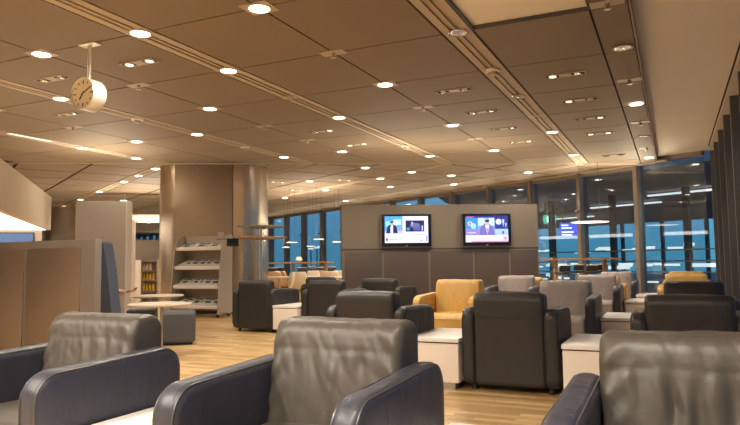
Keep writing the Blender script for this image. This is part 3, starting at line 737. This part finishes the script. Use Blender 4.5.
# ------------------------------------------------------------------ far servery seen through the opening
def P(px, d, z=0.):
    r = F+R2*((px-370)/f_px)+U2*((212.5-262)/f_px)
    return (r.x*d, r.y*d)
SX, SY = P(131, 18.2)
sv = thing('servery_counter', 'white and grey servery counter seen through the gap beside the column', 'counter', (SX, SY, 0), R(42))
obj('grey_back', B(-.3, 1.3, .45, .55, 0, 1.78, .01), M['tvwall'], sv)
al5 = al3.copy(); al5.energy = 42  # unseen copy added on the servery back for the far-left ceiling
lo = bpy.data.objects.new('ceiling_fill', al5); C.objects.link(lo); lo.parent = sv; lo.location = (.5, .50, 1.82); lo.rotation_euler = (PI, 0, 0)
obj('white_cupboard', B(-.2, .27, -.1, .4, 0, 1.2, .01), M['white_box'], sv)
fr_ = bmesh.new()
box(fr_, .28, .31, -.1, .35, 0, 1.22); box(fr_, .67, .70, -.1, .35, 0, 1.22); box(fr_, .31, .67, .33, .35, 0, 1.22)
for z in (.02, .32, .62, .88, 1.15): box(fr_, .31, .67, -.1, .33, z, z+.03)
obj('open_shelves', fr_, M['cab_metal'], sv, False)
obj('dark_cupboard', B(.71, 1.25, -.08, .4, 0, 1.2, .01), M['plaster'], sv)
ca, sa = math.cos(R(42)), math.sin(R(42))
for z, n_, m_, d in ((.651, 4, 'yellow', 'middle'), (.911, 3, 'shell', 'upper'), (.351, 4, 'yellow', 'lower')):
    for q in range(n_):
        lx = .35+q*.085; ly = .08
        o = obj('bottle', lathe(bmesh.new(), [(0, 0), (.036, 0), (.036, .13), (.014, .17), (.014, .2), (0, .2)], 12), M[m_])
        o.location = (SX+lx*ca-ly*sa, SY+lx*sa+ly*ca, z)
        tag(o, 'small %s bottle on the %s servery shelf, %s from the left' % ('yellow' if m_ == 'yellow' else 'cream', d, ORD[q] if q else 'first'), 'bottle', 'servery bottles')
sg = thing('overhead_sign', 'dark overhead sign band with square icons beyond the opening', 'sign', (*P(131, 19.2), 2.43), R(42))
obj('band', B(-.3, .95, -.03, .03, -.10, .13, .004), M['palewood'], sg)
for q in range(4):
    x = .03+q*.195
    ic = obj('icon_plate', B(x, x+.165, -.036, -.03, -.085, .11), M['cab_frame'], sg, False)
    bm = bmesh.new()
    if q == 0: cyl(.035, 0, .004, 16, bm, Matrix.Translation((x+.08, -.036, .03)) @ Matrix.Rotation(R(90), 4, 'X')); box(bm, x+.065, x+.095, -.04, -.036, -.06, -.01)
    elif q == 1: box(bm, x+.03, x+.05, -.04, -.036, -.05, .08); box(bm, x+.08, x+.13, -.04, -.036, -.05, -.03); box(bm, x+.10, x+.12, -.04, -.036, -.03, .08)
    elif q == 2: box(bm, x+.03, x+.135, -.04, -.036, -.04, .0); box(bm, x+.055, x+.11, -.04, -.036, .02, .06)
    else: box(bm, x+.03, x+.05, -.04, -.036, -.05, .08); box(bm, x+.05, x+.12, -.04, -.036, .0, .02); box(bm, x+.12, x+.14, -.04, -.036, -.05, .08)
    obj('icon', bm, M['white_box'], ic, False)
for q in (-.2, .85): obj('hanger', cyl(.01, .13, .815, 8, None, Matrix.Translation((q, 0, 0))), M['steel'], sg)

# ------------------------------------------------------------------ round cafe tables and ottomans by the booth
def cafe_table(loc, r, h, label, mtop='palewood'):
    t = thing('round_table', label, 'table', loc)
    obj('tabletop', lathe(bmesh.new(), [(0, h-.028), (r-.02, h-.028), (r, h-.012), (r-.006, h), (0, h)], 48), M[mtop], t)
    obj('pedestal', cyl(.035, .02, h-.028, 20), M['steel'], t)
    obj('base', lathe(bmesh.new(), [(0, 0), (.22, 0), (.22, .012), (.04, .03), (0, .03)], 36), M['steel'], t); return t
cafe_table((-5.30, 5.72, 0), .35, .62, 'round pale table nearest the dark ottoman, right of the cabinet')
cafe_table((-6.75, 7.25, 0), .36, .62, "round pale table under the person's hand behind the booth")
cafe_table((-7.95, 8.35, 0), .33, .55, 'low round table half hidden behind the booth edge')
def ottoman(loc, rz, label, s=.46, h=.44):
    t = thing('ottoman', label, 'ottoman', loc, rz)
    pr = rpoly([(-s/2, .03, .03), (s/2, .03, .03), (s/2, h, .05), (-s/2, h, .05)])
    obj('cushion', pad(pr, -s/2, s/2, .05), M['charcoal_fabric'], t); obj('plinth', B(-s/2+.04, s/2-.04, -s/2+.04, s/2-.04, 0, .035), M['foot'], t, False)
ottoman((-6.10, 6.90, 0), R(40), 'square charcoal ottoman in front of the newspaper rack', .50)
ottoman((-7.35, 7.62, 0), R(38), 'charcoal ottoman under the far side of the round tables, farther one', .5, .40)

# ------------------------------------------------------------------ armchairs
def wr_amt(x, z, seed, k=1.):
    v = Vector((x*7.5+.8*noise.noise(Vector((x*3, z*6, seed))), z*2.2, seed*3.1))
    a = noise.noise(v)
    r1 = -.003*max(0, 1-abs(a)*5)
    b = noise.noise(Vector((x*16+z*7, z*6, seed+9)))
    r2 = -.0028*max(0, 1-abs(b)*4)
    return (r1+r2+.005*noise.noise(Vector((x*3, z*2.5, seed+4))))*k
def make_chair(label, near=0, seed=1, ms='navy', mb='navy', mt='thread', hgt=.82, puff=0., group=None):
    t = thing('armchair', label, 'armchair', (0, 0, 0), 0, group)
    st = .010 if near else .05
    ap = rpoly([(-.372, .045, .05), (.41, .045, .09), (.41, .665, .10), (-.372, .640, .11)], 8, .03 if near else .1)
    for s in (-1, 1):
        x0, x1 = (s*.28, s*.385) if s > 0 else (s*.385, s*.28)
        def ad(x, y, z, q):
            d = .006*noise.noise(Vector((x*8+s*5, y*5, z*5+seed)))
            if q.y > .3: d += .010*(1-((x-s*.3325)/.0525)**2) + (wr_amt(y*.8, x*2, seed+s, .35) if near else 0)
            return d
        arm = obj('armrest', pad(ap, x0, x1, .028, 8 if near else 3, ad), M[mb], t)
        bm = bmesh.new()
        for xx in (x0+.012, x1-.012):
            pts = [(xx, p.x, p.y) for p in ap if p.y > .12]
            # order: start after gap
            idx = max(range(len(ap)), key=lambda i: (ap[i-1].y <= .12) and (ap[i].y > .12))
            seq = [ap[(idx+k) % len(ap)] for k in range(len(ap))]; seq = [p for p in seq if p.y > .12]
            cxm, czm = 0, .36
            pts = []
            for p in seq:
                i_ = ap.index(p) if False else None
                dx = Vector((p.x, p.y)); nrm = Vector((max(-1, min(1, (p.x)/.41))**7, max(-1, min(1, (p.y-.36)/.29))**5)); nrm = nrm.normalized() if nrm.length > .01 else Vector((0, 1))
                pts.append((xx, p.x-nrm.x*.002, p.y-nrm.y*.002))
            tube(bm, pts, .0038, 6)
        obj('piping', bm, M[mt], arm)
    top = hgt
    bp_ = rpoly([(.40, .05, .04), (.405, top, .075), (.215, top-.012, .07), (.135, .40, .03), (.135, .05, .02)], 8, st)
    def bdsp(x, y, z, q):
        d = 0
        if q.x < -.3 and z > .35:
            e = (x/.29)**2
            d += .022*(1-e)*(1-((z-.6)/.25)**2) + puff*.02
            if near:
                d += wr_amt(x, z, seed)*(1-.5*e)
                d -= .004*(.6+.8*noise.noise(Vector((x*7, seed, 2))))*math.exp(-((z-.712-.014*noise.noise(Vector((x*6, seed, 0))))/.011)**2)
                d += .010*noise.noise(Vector((x*24+z*5, seed, z*3)))*math.exp(-((z-.665)/.06)**2)
                d += .008*math.exp(-((x-.01-.10*(z-.55))/.018)**2)*min(1, max(0, (.70-z)/.08))*(1 if z < .70 else 0)
                for sd in (-1, 1): d += .007*math.sin(60*(z+sd*x*.9))*max(0, (abs(x)-.17)/.12)*(1 if x*sd > 0 else 0)
                if seed == 23:
                    for dx, dz, dw, dh in ((-.07, .60, .022, .09), (.0, .57, .024, .10), (.09, .60, .03, .11)): d -= .022*math.exp(-((x-dx)/dw)**2-((z-dz)/dh)**2)
            else: d += .008*noise.noise(Vector((x*8, z*4, seed)))
        elif q.y > .3 and z > .7:
            d += .004*noise.noise(Vector((x*14, y*4, seed))) + (wr_amt(x, y*2, seed, .4) if near else 0)
        return d
    bk = obj('backrest', pad(bp_, -.285, .285,   .035, 64 if near else 10, bdsp), M[ms], t)
    if not near or True:
        obj('rear_seam', B(-.286, .286, .400, .4065, .598, .604), M[mt], bk, False)
    sp = rpoly([(-.368, .235, .03), (.135, .235, .0), (.135, .43, .0), (-.368, .435, .075)], 8, .03)
    obj('seat_cushion', pad(sp, -.277, .277, .03, 16 if near else 6, lambda x, y, z, q: (.014*(1-(x/.3)**2)+(wr_amt(x, y, seed+2, .5) if near else 0)) if q.y > .3 else 0), M[ms], t)
    fp = rpoly([(-.35, .05, .02), (.13, .05, .0), (.13, .232, .0), (-.35, .232, .01)], 4, .2)
    obj('base', pad(fp, -.275, .275, .01, 3), M[mb], t)
    for sx in (-1, 1):
        for sy in (-1, 1): obj('foot', cyl(.026, 0, .06, 14, None, Matrix.Translation((sx*.31, sy*.30, 0))), M['foot'], t)
    return t
def place(t, x, yb, away):
    # yb = world Y of the rear of the back; away = faces away from the viewer
    t.location = (x, yb+.41 if away else yb-.41, 0); t.rotation_euler = (0, 0, PI if away else 0); return t
def again(src, x, yb, away, label):
    d = dup(src, (0, 0, 0), 0, label); return place(d, x, yb, away)
place(make_chair('creased grey-navy leather armchair in the left foreground, nearest the cabinet', 1, 3, 'navy_seat', hgt=.825), -2.535, 2.47, False)
place(make_chair('creased grey-navy leather armchair in the centre foreground', 1, 11, 'navy_seat', hgt=.832), -1.215, 2.47, False)
place(make_chair('creased grey-navy leather armchair in the right foreground corner', 1, 23, 'navy_seat', hgt=.824), .055, 2.41, False)
aw = place(make_chair('large dark armchair seen from behind, centre right, between two white tables', 0, 5, 'black', 'black', 'black', .803), -1.22, 5.2, True)
again(aw, -2.47, 5.15, True, 'dark armchair seen from behind, just over the centre foreground chair')
again(aw, .085, 5.02, True, 'dark armchair seen from behind above the right foreground chair')
again(aw, -5.93, 8.4, True, 'dark armchair seen from behind, leftmost, standing alone near the column')
again(aw, -4.70, 8.45, True, 'dark armchair seen from behind, right of the leftmost one past its white table')
again(aw, -5.95, 10.5, True, 'dark armchair seen from behind, partly hidden over the second one from the left')
again(aw, -4.28, 9.45, True, 'dark armchair seen from behind right below the left television')
gr = place(make_chair('pale-lit grey armchair facing the viewer behind the large dark one', 0, 8, 'lit_seat', 'navy', 'thread'), -1.14, 7.9, False)
again(gr, -2.27, 10.5, False, 'pale-lit grey armchair facing the viewer right below the right television')
again(gr, -1.10, 10.9, False, 'pale-lit armchair facing the viewer beside the second-farthest white table')
again(gr, -1.0, 13.5, False, 'pale-lit armchair facing the viewer, farthest, by the windows')
bk_ = place(make_chair('black armchair facing the viewer between the right dark chair and the tan ones', 0, 14, 'black', 'black', 'black'), .18, 7.75, False)
tn = place(make_chair('tan leather armchair facing the viewer below the gap between the televisions', 0, 17, 'tan', 'tan', 'tan_thread', .83, .5), -2.42, 7.95, False)
again(tn, .16, 10.9, False, 'tan leather armchair by the right windows, nearer of the two')
again(tn, .20, 13.0, False, 'tan leather armchair by the right windows, farther of the two')
tn2 = place(make_chair('x', 0, 19, 'tan', 'tan', 'tan_thread', .79), -1.065, 10.95, True); tn2['label'] = ('tan leather armchair back to back with a pale-lit one by the windows')
again(tn2, -2.2, 10.55, True, 'tan leather armchair back to back with the pale-lit one below the right television')

# ------------------------------------------------------------------ white side tables
def side_table(x, y0, label, w=.42, d=.80, h=.42, x_is_left=True):
    t = thing('side_table', label, 'side table', (x+w/2, y0+d/2, 0))
    obj('cabinet_box', B(-w/2+.006, w/2-.006, -d/2+.006, d/2-.006, .06, h-.045, .008), M['white_box'], t)
    obj('tabletop', B(-w/2, w/2, -d/2, d/2, h-.035, h, .006), M['white_top'], t)
    obj('plinth', B(-w/2+.05, w/2-.05, -d/2+.05, d/2-.05, 0, .06), M['plinth'], t, False)
    obj('gap_strip', B(-w/2+.02, w/2-.02, -d/2+.02, d/2-.02, h-.047, h-.034), M['gap'], t, False)
    return t
st0 = side_table(-2.135, 1.66, 'white box side table between the left and centre foreground armchairs', .45)
def tb(x, y0, label, w=.42):
    o = dup(st0, (x+w/2, y0+.4, 0), 0, label)
    return o
tb(-.82, 1.70, 'white box side table between the centre and right foreground armchairs', .45)
tb(-2.07, 5.17, 'white box side table left of the large dark armchair', .45)
tb(-.79, 5.07, 'white box side table right of the large dark armchair', .45)
tb(-.75, 7.55, 'white box side table beside the pale-lit grey armchair, next beyond the large dark chair', .45)
tb(-.675, 10.6, 'white box side table beside the pale-lit armchair near the windows', .42)
tb(-.61, 12.5, 'white box side table farthest away by the windows', .42)
side_table(-5.535, 8.36, 'white box side table between the two leftmost dark armchairs', .44)

# ------------------------------------------------------------------ person in the booth
def skin_mesh(name, verts, edges, radii, m, parent=None, sub=2, root=0, label=None):
    me = bpy.data.meshes.new(name); me.from_pydata(verts, edges, []); me.materials.append(m)
    o = bpy.data.objects.new(name, me); C.objects.link(o); o.parent = parent
    md = o.modifiers.new('skin', 'SKIN'); md.use_smooth_shade = True
    for i, r in enumerate(radii):
        rr = r if isinstance(r, tuple) else (r, r); me.skin_vertices[0].data[i].radius = rr
        me.skin_vertices[0].data[i].use_root = (i == root)
    sb = o.modifiers.new('sub', 'SUBSURF'); sb.levels = sub; sb.render_levels = sub
    return o
# seated, facing +Y, right arm resting on the round table; local frame at the seat
px_, py_ = -7.80, 6.78
V = [(0, .0, .52), (0, .02, .70), (0, .0, .90), (0, -.02, .99), (0, .01, 1.07), (0, .03, 1.16), (0, .03, 1.24),   # pelvis..head 0-6
     (.16, 0, .94), (.36, .10, .74), (.575, .235, .674), (.63, .27, .668),                                         # right arm 7-10
     (-.17, 0, .94), (-.24, .04, .72), (-.14, .24, .62), (-.10, .30, .60),                                       # left arm 11-14
     (.10, .05, .52), (.11, .44, .54), (.12, .46, .28), (.12, .46, .07), (.12, .60, .03),                          # leg 15-19
     (-.10, .05, .52), (-.11, .44, .54), (-.12, .46, .28), (-.12, .46, .07), (-.12, .60, .03)]
Eg = [(0, 1), (1, 2), (2, 3), (3, 4), (4, 5), (5, 6), (2, 7), (7, 8), (8, 9), (9, 10), (2, 11), (11, 12), (12, 13), (13, 14), (0, 15), (15, 16), (16, 17), (17, 18), (18, 19), (0, 20), (20, 21), (21, 22), (22, 23), (23, 24)]
Rd = [(.14, .11), (.13, .10), (.14, .10), .06, .055, (.075, .085), (.07, .08),   .055, .044, .037, .031, .055, .042, .03, .024, .085, .065, .05, .035, .035, .085, .065, .05, .035, .035]
root = thing('person', 'person in dark clothes seated in the booth, hand with a phone on the round table', 'person', (px_, py_, 0))
body = skin_mesh('body', V, Eg, Rd, M['skin'], root)
idx = [0, 1, 2, 3, 7, 8, 11, 12, 13]
mp_ = {v: i for i, v in enumerate(idx)}
skin_mesh('sweater', [V[i] for i in idx], [(mp_[a], mp_[b]) for a, b in Eg if a in mp_ and b in mp_], [tuple(x+.014 for x in (Rd[i] if isinstance(Rd[i], tuple) else (Rd[i], Rd[i]))) for i in idx], M['cloth'], root)
idx = [0, 15, 16, 17, 18, 20, 21, 22, 23]; mp_ = {v: i for i, v in enumerate(idx)}
skin_mesh('trousers', [V[i] for i in idx], [(mp_[a], mp_[b]) for a, b in Eg if a in mp_ and b in mp_], [tuple(x+.012 for x in (Rd[i] if isinstance(Rd[i], tuple) else (Rd[i], Rd[i]))) for i in idx], M['cloth'], root)
bm = bmesh.new(); bmesh.ops.create_uvsphere(bm, u_segments=24, v_segments=14, radius=1)
for v in list(bm.verts):
    v.co = Vector((v.co.x*.088, v.co.y*.10-.0+.01, v.co.z*.105+1.215))
bmesh.ops.delete(bm, geom=[v for v in bm.verts if v.co.y > .05 and v.co.z < 1.24], context='VERTS')
obj('hair', bm, M['hair'], root)
# hand: palm and five fingers, curled around the phone
hp = Vector((.63, .27, .668)); hd = Vector((.90, .34, .05)).normalized(); side = Vector((-.42, .86, 0)).normalized(); upv = Vector((0, 0, 1))
hv = [hp, hp+hd*.035+upv*.004, hp+hd*.075+upv*.01]; he = [(0, 1), (1, 2)]; hr = [(.027, .024), (.040, .022), (.042, .020)]
for k, (so, ln) in enumerate([(-.028, .062), (-.010, .072), (.009, .068), (.026, .054)]):
    b0 = len(hv); base = hp+hd*.085+side*so+upv*.01
    hv += [base, base+hd*ln*.45+upv*.016, base+hd*ln*.8+upv*.010, base+hd*ln+upv*-.004]; hr += [.0095, .009, .008, .007]
    he += [(2, b0), (b0, b0+1), (b0+1, b0+2), (b0+2, b0+3)]
b0 = len(hv); base = hp+hd*.03-side*.034+upv*.01
hv += [base, base+hd*.03-side*.018+upv*.018, base+hd*.058-side*.012+upv*.026]; hr += [.012, .0105, .009]; he += [(1, b0), (b0, b0+1), (b0+1, b0+2)]
skin_mesh('hand', [tuple(v) for v in hv], he, hr, M['skin'], root, 1)
pp = hp+hd*.125+upv*.028
t = thing('phone', 'dark phone held in the hand above the round table', 'phone', (px_+pp.x, py_+pp.y, pp.z), math.atan2(hd.y, hd.x))
t.rotation_euler = (0, R(-38), math.atan2(hd.y, hd.x)); obj('case', B(-.035, .045, -.035, .035, -.004, .004, .003), M['blackplastic'], t)

# ------------------------------------------------------------------ restaurant corner behind the column: shell chairs, tables
def shell_chair(loc, rz, label, m='shell', group='cream shell chairs'):
    t = thing('shell_chair', label, 'chair', (*loc, 0), rz, group)
    # S-shaped one-piece shell: profile in (y,z), facing -y
    pr = [(.20, .02), (-.10, .012), (-.17, .06), (-.08, .16), (.02, .30), (-.02, .40), (-.20, .445), (-.18, .47), (.02, .43), (.13, .46), (.20, .60), (.235, .75), (.23, .86)]
    wd = [.26, .25, .22, .19, .19, .22, .21, .21, .22, .225, .23, .215, .16]
    bm = bmesh.new(); pts = []
    # resample
    for i in range(len(pr)-1):
        for k in range(4):
            s = k/4; pts.append((pr[i][0]*(1-s)+pr[i+1][0]*s, pr[i][1]*(1-s)+pr[i+1][1]*s, wd[i]*(1-s)+wd[i+1]*s))
    pts.append((*pr[-1], wd[-1]))
    for _ in range(3): pts = [pts[0]]+[tuple((pts[i-1][c]+2*pts[i][c]+pts[i+1][c])/4 for c in range(3)) for i in range(1, len(pts)-1)]+[pts[-1]]
    rows = []
    nx = 8
    for y, z, w in pts:
        row = []
        for k in range(nx+1):
            s = -1+2*k/nx; curl = .05*s*s if z > .42 else -.03*s*s*(1 if z < .3 else 0)
            row.append(bm.verts.new((s*w, y-curl*(1 if z > .5 else .2), z+(.03*s*s if .38 < z < .5 else 0))))
        rows.append(row)
    for a, b in zip(rows, rows[1:]):
        for k in range(nx): bm.faces.new((a[k], a[k+1], b[k+1], b[k]))
    o = obj('shell', bm, M[m], t); md = o.modifiers.new('thick', 'SOLIDIFY'); md.thickness = .014; md.offset = 0
    return t
import itertools
def P(px, d, z=0.):   # layout aid: plan position at a distance along a view direction, used only with real depths
    r = F+R2*((px-370)/f_px)+U2*((212.5-262)/f_px)
    return (r.x*d, r.y*d)
sc = None
spots = [(272, 16.5, 225, 'shell_tan', 'amber shell chair right beside the column edge'),
         (282, 17.0, 190, 'shell_tan', 'amber shell chair, second from the column'),
         (284, 14.2, -60, 'shell', 'cream shell chair seen in profile, nearest of the group'),
         (298, 15.0, 212, 'shell', 'cream shell chair seen from behind, right of the profile one'),
         (309, 16.6, 245, 'shell', 'cream shell chair turned left, middle of the group'),
         (319, 17.2, 200, 'shell_tan', 'amber shell chair right of the middle of the group'),
         (331, 15.6, 205, 'shell', 'cream shell chair at the left end of the screen partition'),
         (338, 16.9, 225, 'shell', 'cream shell chair half hidden by the screen partition end')]
for px, d, rz, m_, lb in spots:
    shell_chair(P(px, d), R(rz), lb, m_)
def cafe2(px, d, label): cafe_table((*P(px, d), 0), .32, .74, label, 'white_top')
cafe2(279, 15.6, 'small round table among the shell chairs, left one')
cafe2(307, 15.6, 'small round table among the shell chairs, middle one')
cafe2(340, 14.7, 'small round table at the left end of the screen partition')
# high bar tables with stools
def high_table(a, b, h, label, over=(.25, .25)):
    a = Vector(a); b = Vector(b); d = b-a; Ln = d.length; t = thing('high_table', label, 'table', (a.x, a.y, 0), math.atan2(d.y, d.x))
    obj('tabletop', B(-over[0], Ln+over[1], -.26, .26, h-.045, h, .005), M['wood'], t)
    for x in (0, Ln): obj('leg', B(x-.035, x+.035, -.04, .04, 0, h-.045, .004), M['wood'], t)
    obj('footrest', B(.045, Ln-.045, -.02, .02, .28, .32), M['steel'], t, False)
    return t
def stool(loc, rz, label, group, proto=[None]):
    if proto[0] is None:
        t = thing('bar_stool', label, 'stool', (*loc, 0), rz, group)
        obj('seat', lathe(bmesh.new(), [(0, .74), (.15, .735), (.18, .76), (.17, .785), (0, .785)], 24), M['black'], t)
        bm = bmesh.new()
        for k in range(9):
            pass
        pr = rpoly([(.10, .80, .02), (.165, .80, .02), (.185, .93, .02), (.15, .93, .015)], 4, .1)
        obj('backrest', pad(pr, -.125, .125, .02, 6), M['black'], t); obj('back_rim', pad(rpoly([(.145, .925, .005), (.19, .925, .005), (.19, .945, .005), (.145, .945, .005)], 2, .1), -.125, .125, .005, 3), M['white_top'], t)
        obj('stem', cyl(.025, .02, .74, 14), M['steel'], t); obj('base', lathe(bmesh.new(), [(0, 0), (.17, 0), (.17, .012), (.03, .03), (0, .03)], 28), M['steel'], t)
        obj('foot_ring', tube(bmesh.new(), [(.14*math.cos(a), .14*math.sin(a), .3) for a in [2*PI*k/20 for k in range(20)]], .009, 6, True), M['steel'], t)
        for sx in (-1, 1): obj('back_stay', B(sx*.09-.008, sx*.09+.008, .12, .135, .77, .82), M['steel'], t, False)
        proto[0] = t; return t
    return dup(proto[0], (*loc, 0), rz, label, group)
high_table(P(555.5, 14.9), P(604.5, 15.25), 1.095, 'wooden high table by the windows, right of the screen partition')
ords = ['first', 'second', 'third', 'fourth', 'fifth', 'sixth']
for k, px in enumerate((562, 576, 589, 600)):
    stool(P(px, 14.35+1.55*(k % 2)), R(-150), 'dark bar stool at the right high table, %s from the left' % ords[k], 'bar stools at the right high table')
high_table(P(293, 18.8), P(326, 18.4), 1.09, 'long wooden high table before the blue windows, beyond the shell chairs', over=(.9, .15))
for k, px in enumerate((272, 280, 302, 312, 320, 332)):
    stool(P(px, 18.0+1.5*(k % 2)), R(30), 'dark bar stool at the far high tables, %s from the left' % ords[k], 'bar stools at the far high tables')
lx, ly = P(294, 18.75)
t = thing('table_lamp', 'small cream table lamp on the far high table', 'lamp', (P(299, 18.65)[0], P(299, 18.65)[1], 1.091))
obj('shade', lathe(bmesh.new(), [(.10, .05), (.06, .15), (0, .15)], 20), M['cream_lamp'], t); obj('stand', cyl(.03, 0, .06, 12), M['steel'], t)
# pendants
pend_l = bpy.data.lights.new('pendant_fill', 'SPOT'); pend_l.energy = 45; pend_l.color = (1, .84, .60); pend_l.spot_size = R(150); pend_l.spot_blend = .8; pend_l.shadow_soft_size = .15  # upward beam added above each shade to brighten the far ceiling
def pendant(xy, z, r, label, tilt_=0):
    t = thing('pendant_lamp', label, 'pendant lamp', (*xy, z))
    obj('shade', lathe(bmesh.new(), [(r*.97, .0), (r, .012), (r*.7, .028), (0, .034)], 40), M['steel'], t)
    obj('diffuser', lathe(bmesh.new(), [(0, -.006), (r*.95, -.004), (r*.97, .0)], 40), M['pend_glow'], t)
    pl = bpy.data.objects.new('pendant_fill', pend_l); C.objects.link(pl); pl.parent = t; pl.location = (0, 0, .06); pl.rotation_euler = (PI, 0, 0)
    for s in (-.5, .5): obj('cord', cyl(.004, .02, H-z-.003, 6, None, Matrix.Translation((s*r, 0, 0))), M['darkmetal'], t)
pendant(P(591.5, 14.6), 1.90, .42, 'glowing flat disc pendant over the right high table')
for px, d, z, r, lb in ((292, 18.8, 1.66, .17, 'nearest the column, upper'), (286, 20.5, 1.56, .13, 'nearest the column, lower and farther'), (319, 18.2, 1.72, .15, 'in the middle, bright'), (311, 20.2, 1.58, .14, 'in the middle, lower and farther'), (337, 18.9, 1.66, .14, 'beside the screen partition end')):
    pendant(P(px, d), z, r, 'small disc pendant before the blue windows, '+lb)

# ------------------------------------------------------------------ outside: apron, glass concourse, signs
struct('ground_outside', B(-200, 120, -60, 300, -5.1, -5.0), M['concrete'])
def orect(u0, u1, v0, v1): 
    p = [uv(u0, v0), uv(u1, v0), uv(u1, v1), uv(u0, v1)]
    return p if area(p) > 0 else p[::-1]
cc = thing('opposite_concourse', 'dark-roofed glass concourse standing outside the right windows', 'building')
obj('roof', prism(bmesh.new(), [uv(-19.5, 17), uv(-2, 17), uv(-2, 42), uv(-41, 42)], 3.6, 3.9), M['extdark'], cc, False)
obj('floor_slab', prism(bmesh.new(), orect(-24, -2, 22, 42), -.6, -.2), M['extcol'], cc, False)
obj('lower_wall', prism(bmesh.new(), orect(-24, -2, 22.2, 22.5), -5, -.6), M['extcol'], cc, False)
for k in range(13):
    u = -39.5+k*3.0
    for v in ((22.4, 41) if u > -24 else (41,)): obj('column', prism(bmesh.new(), orect(u, u+.2, v, v+.2), -.2, 3.6), M['extcol'], cc, False)
for z in (.55, .95, 1.35):
    bm = prism(bmesh.new(), orect(-24, -2, 22.3, 22.36), z, z+.05); obj('rail', bm, M['steel'], cc, False)
for k, (u0, u1, v, z) in enumerate([(-19, -15.5, 26, 3.45), (-26, -22.5, 31, 3.45), (-14.2, -11.6, 23, 3.45)]):
    obj('strip_light', prism(bmesh.new(), orect(u0, u1, v, v+.18), z, z+.06), M['ext_glow'], cc, False)
rndm = random.Random(5)
for k in range(80):  # random glowing bars imitating window reflections mixed with outside lights
    u = -34+rndm.random()*24; v = 22.5+max(0, (-u-22))*.9+rndm.random()*10; z = rndm.choice([-.05, .7, 1.5])+rndm.uniform(-.06, .06)
    obj('glow_bar', prism(bmesh.new(), orect(u, u+rndm.uniform(.3, 1.0), v, v+.1), z, z+rndm.uniform(.05, .14)), M['ext_glow'], cc, False)
def text(s, size, m, parent, loc, rot):
    cu = bpy.data.curves.new('lettering', 'FONT'); cu.body = s; cu.size = size; cu.extrude = .004; cu.align_x = 'LEFT'; cu.align_y = 'CENTER'
    o = bpy.data.objects.new('lettering', cu); C.objects.link(o); o.parent = parent; o.location = loc; o.rotation_euler = rot; cu.materials.append(m); return o
def hang_sign(px, d, z, w, h, col, label, es):
    x, y = P(px, d); t = thing('hanging_sign', label, 'sign', (x, y, z), R(20))
    obj('panel', B(-w/2, w/2, -.04, .04, -h/2, h/2, .01), mat('sign_col', (0, 0, 0), .4, emit=col, es=es), t)
    for s in (-.35, .35): obj('hanger', cyl(.02, h/2, 3.6-z, 8, None, Matrix.Translation((s*w, 0, 0))), M['darkmetal'], t)
    return t
wl = flat('sign_white', (.85, .9, 1), 1.3)
t = hang_sign(572, 28.5, 2.38, .95, .62, (.03, .04, .30), 'blue direction sign with white lines outside the windows', 1.2)
for k, (s, z) in enumerate((('Gates', .19), ('Exit', .05), ('Gates', -.12), ('Exit', -.23))): pass
bm = bmesh.new()
for z, w in ((.2, .28), (.08, .40), (-.1, .5), (-.22, .42)):
    x = -.40
    while x < -.40+w: box(bm, x, x+.05, -.046, -.04, z-.025, z+.025); x += .075
obj('lettering', bm, wl, t, False)
t = hang_sign(551, 28.5, 2.85, .52, .40, (.02, .22, .12), 'green exit sign with a white figure outside the windows', 1.0)
bm = bmesh.new(); box(bm, -.12, -.02, -.046, -.04, -.12, .08); box(bm, .02, .14, -.046, -.04, -.12, .12); box(bm, -.10, -.04, -.046, -.04, .10, .15); obj('pictogram', bm, wl, t, False)
for k, (px, d, z) in enumerate(((311, 120, .5+1), (317, 125, 1.4), (320, 130, 1.6))):
    x, y = P(px, d); t = thing('mast_light', 'distant airfield light through the blue windows, %s from the left' % ords[k], 'lamp', (x, y, -5))
    obj('mast', cyl(.12, 0, 8.6+k*.3, 8), M['extcol'], t); obj('lamp_head', B(-.45, .45, -.2, .2, 8.6+k*.3, 8.9+k*.3), M['ext_glow'], t, False)

# ------------------------------------------------------------------ world: dusk
w = bpy.data.worlds.new('dusk'); scn.world = w; w.use_nodes = True; nt = w.node_tree
tcw = nt.nodes.new('ShaderNodeTexCoord'); sp = nt.nodes.new('ShaderNodeSeparateXYZ'); nt.links.new(tcw.outputs['Generated'], sp.inputs[0])
cr = nt.nodes.new('ShaderNodeValToRGB'); nt.links.new(sp.outputs['Z'], cr.inputs[0])
els = cr.color_ramp.elements; els[0].position = 0; els[0].color = (.045, .17, .25, 1); els[1].position = .35; els[1].color = (.05, .12, .24, 1)
e = els.new(.08); e.color = (.055, .195, .32, 1)
bgn = nt.nodes['Background']; nt.links.new(cr.outputs[0], bgn.inputs[0]); bgn.inputs[1].default_value = .60

vs = scn.view_settings
vs.view_transform = 'Standard'; vs.look = 'None'; vs.gamma = 1; vs.use_curve_mapping = False; vs.exposure = 1.65
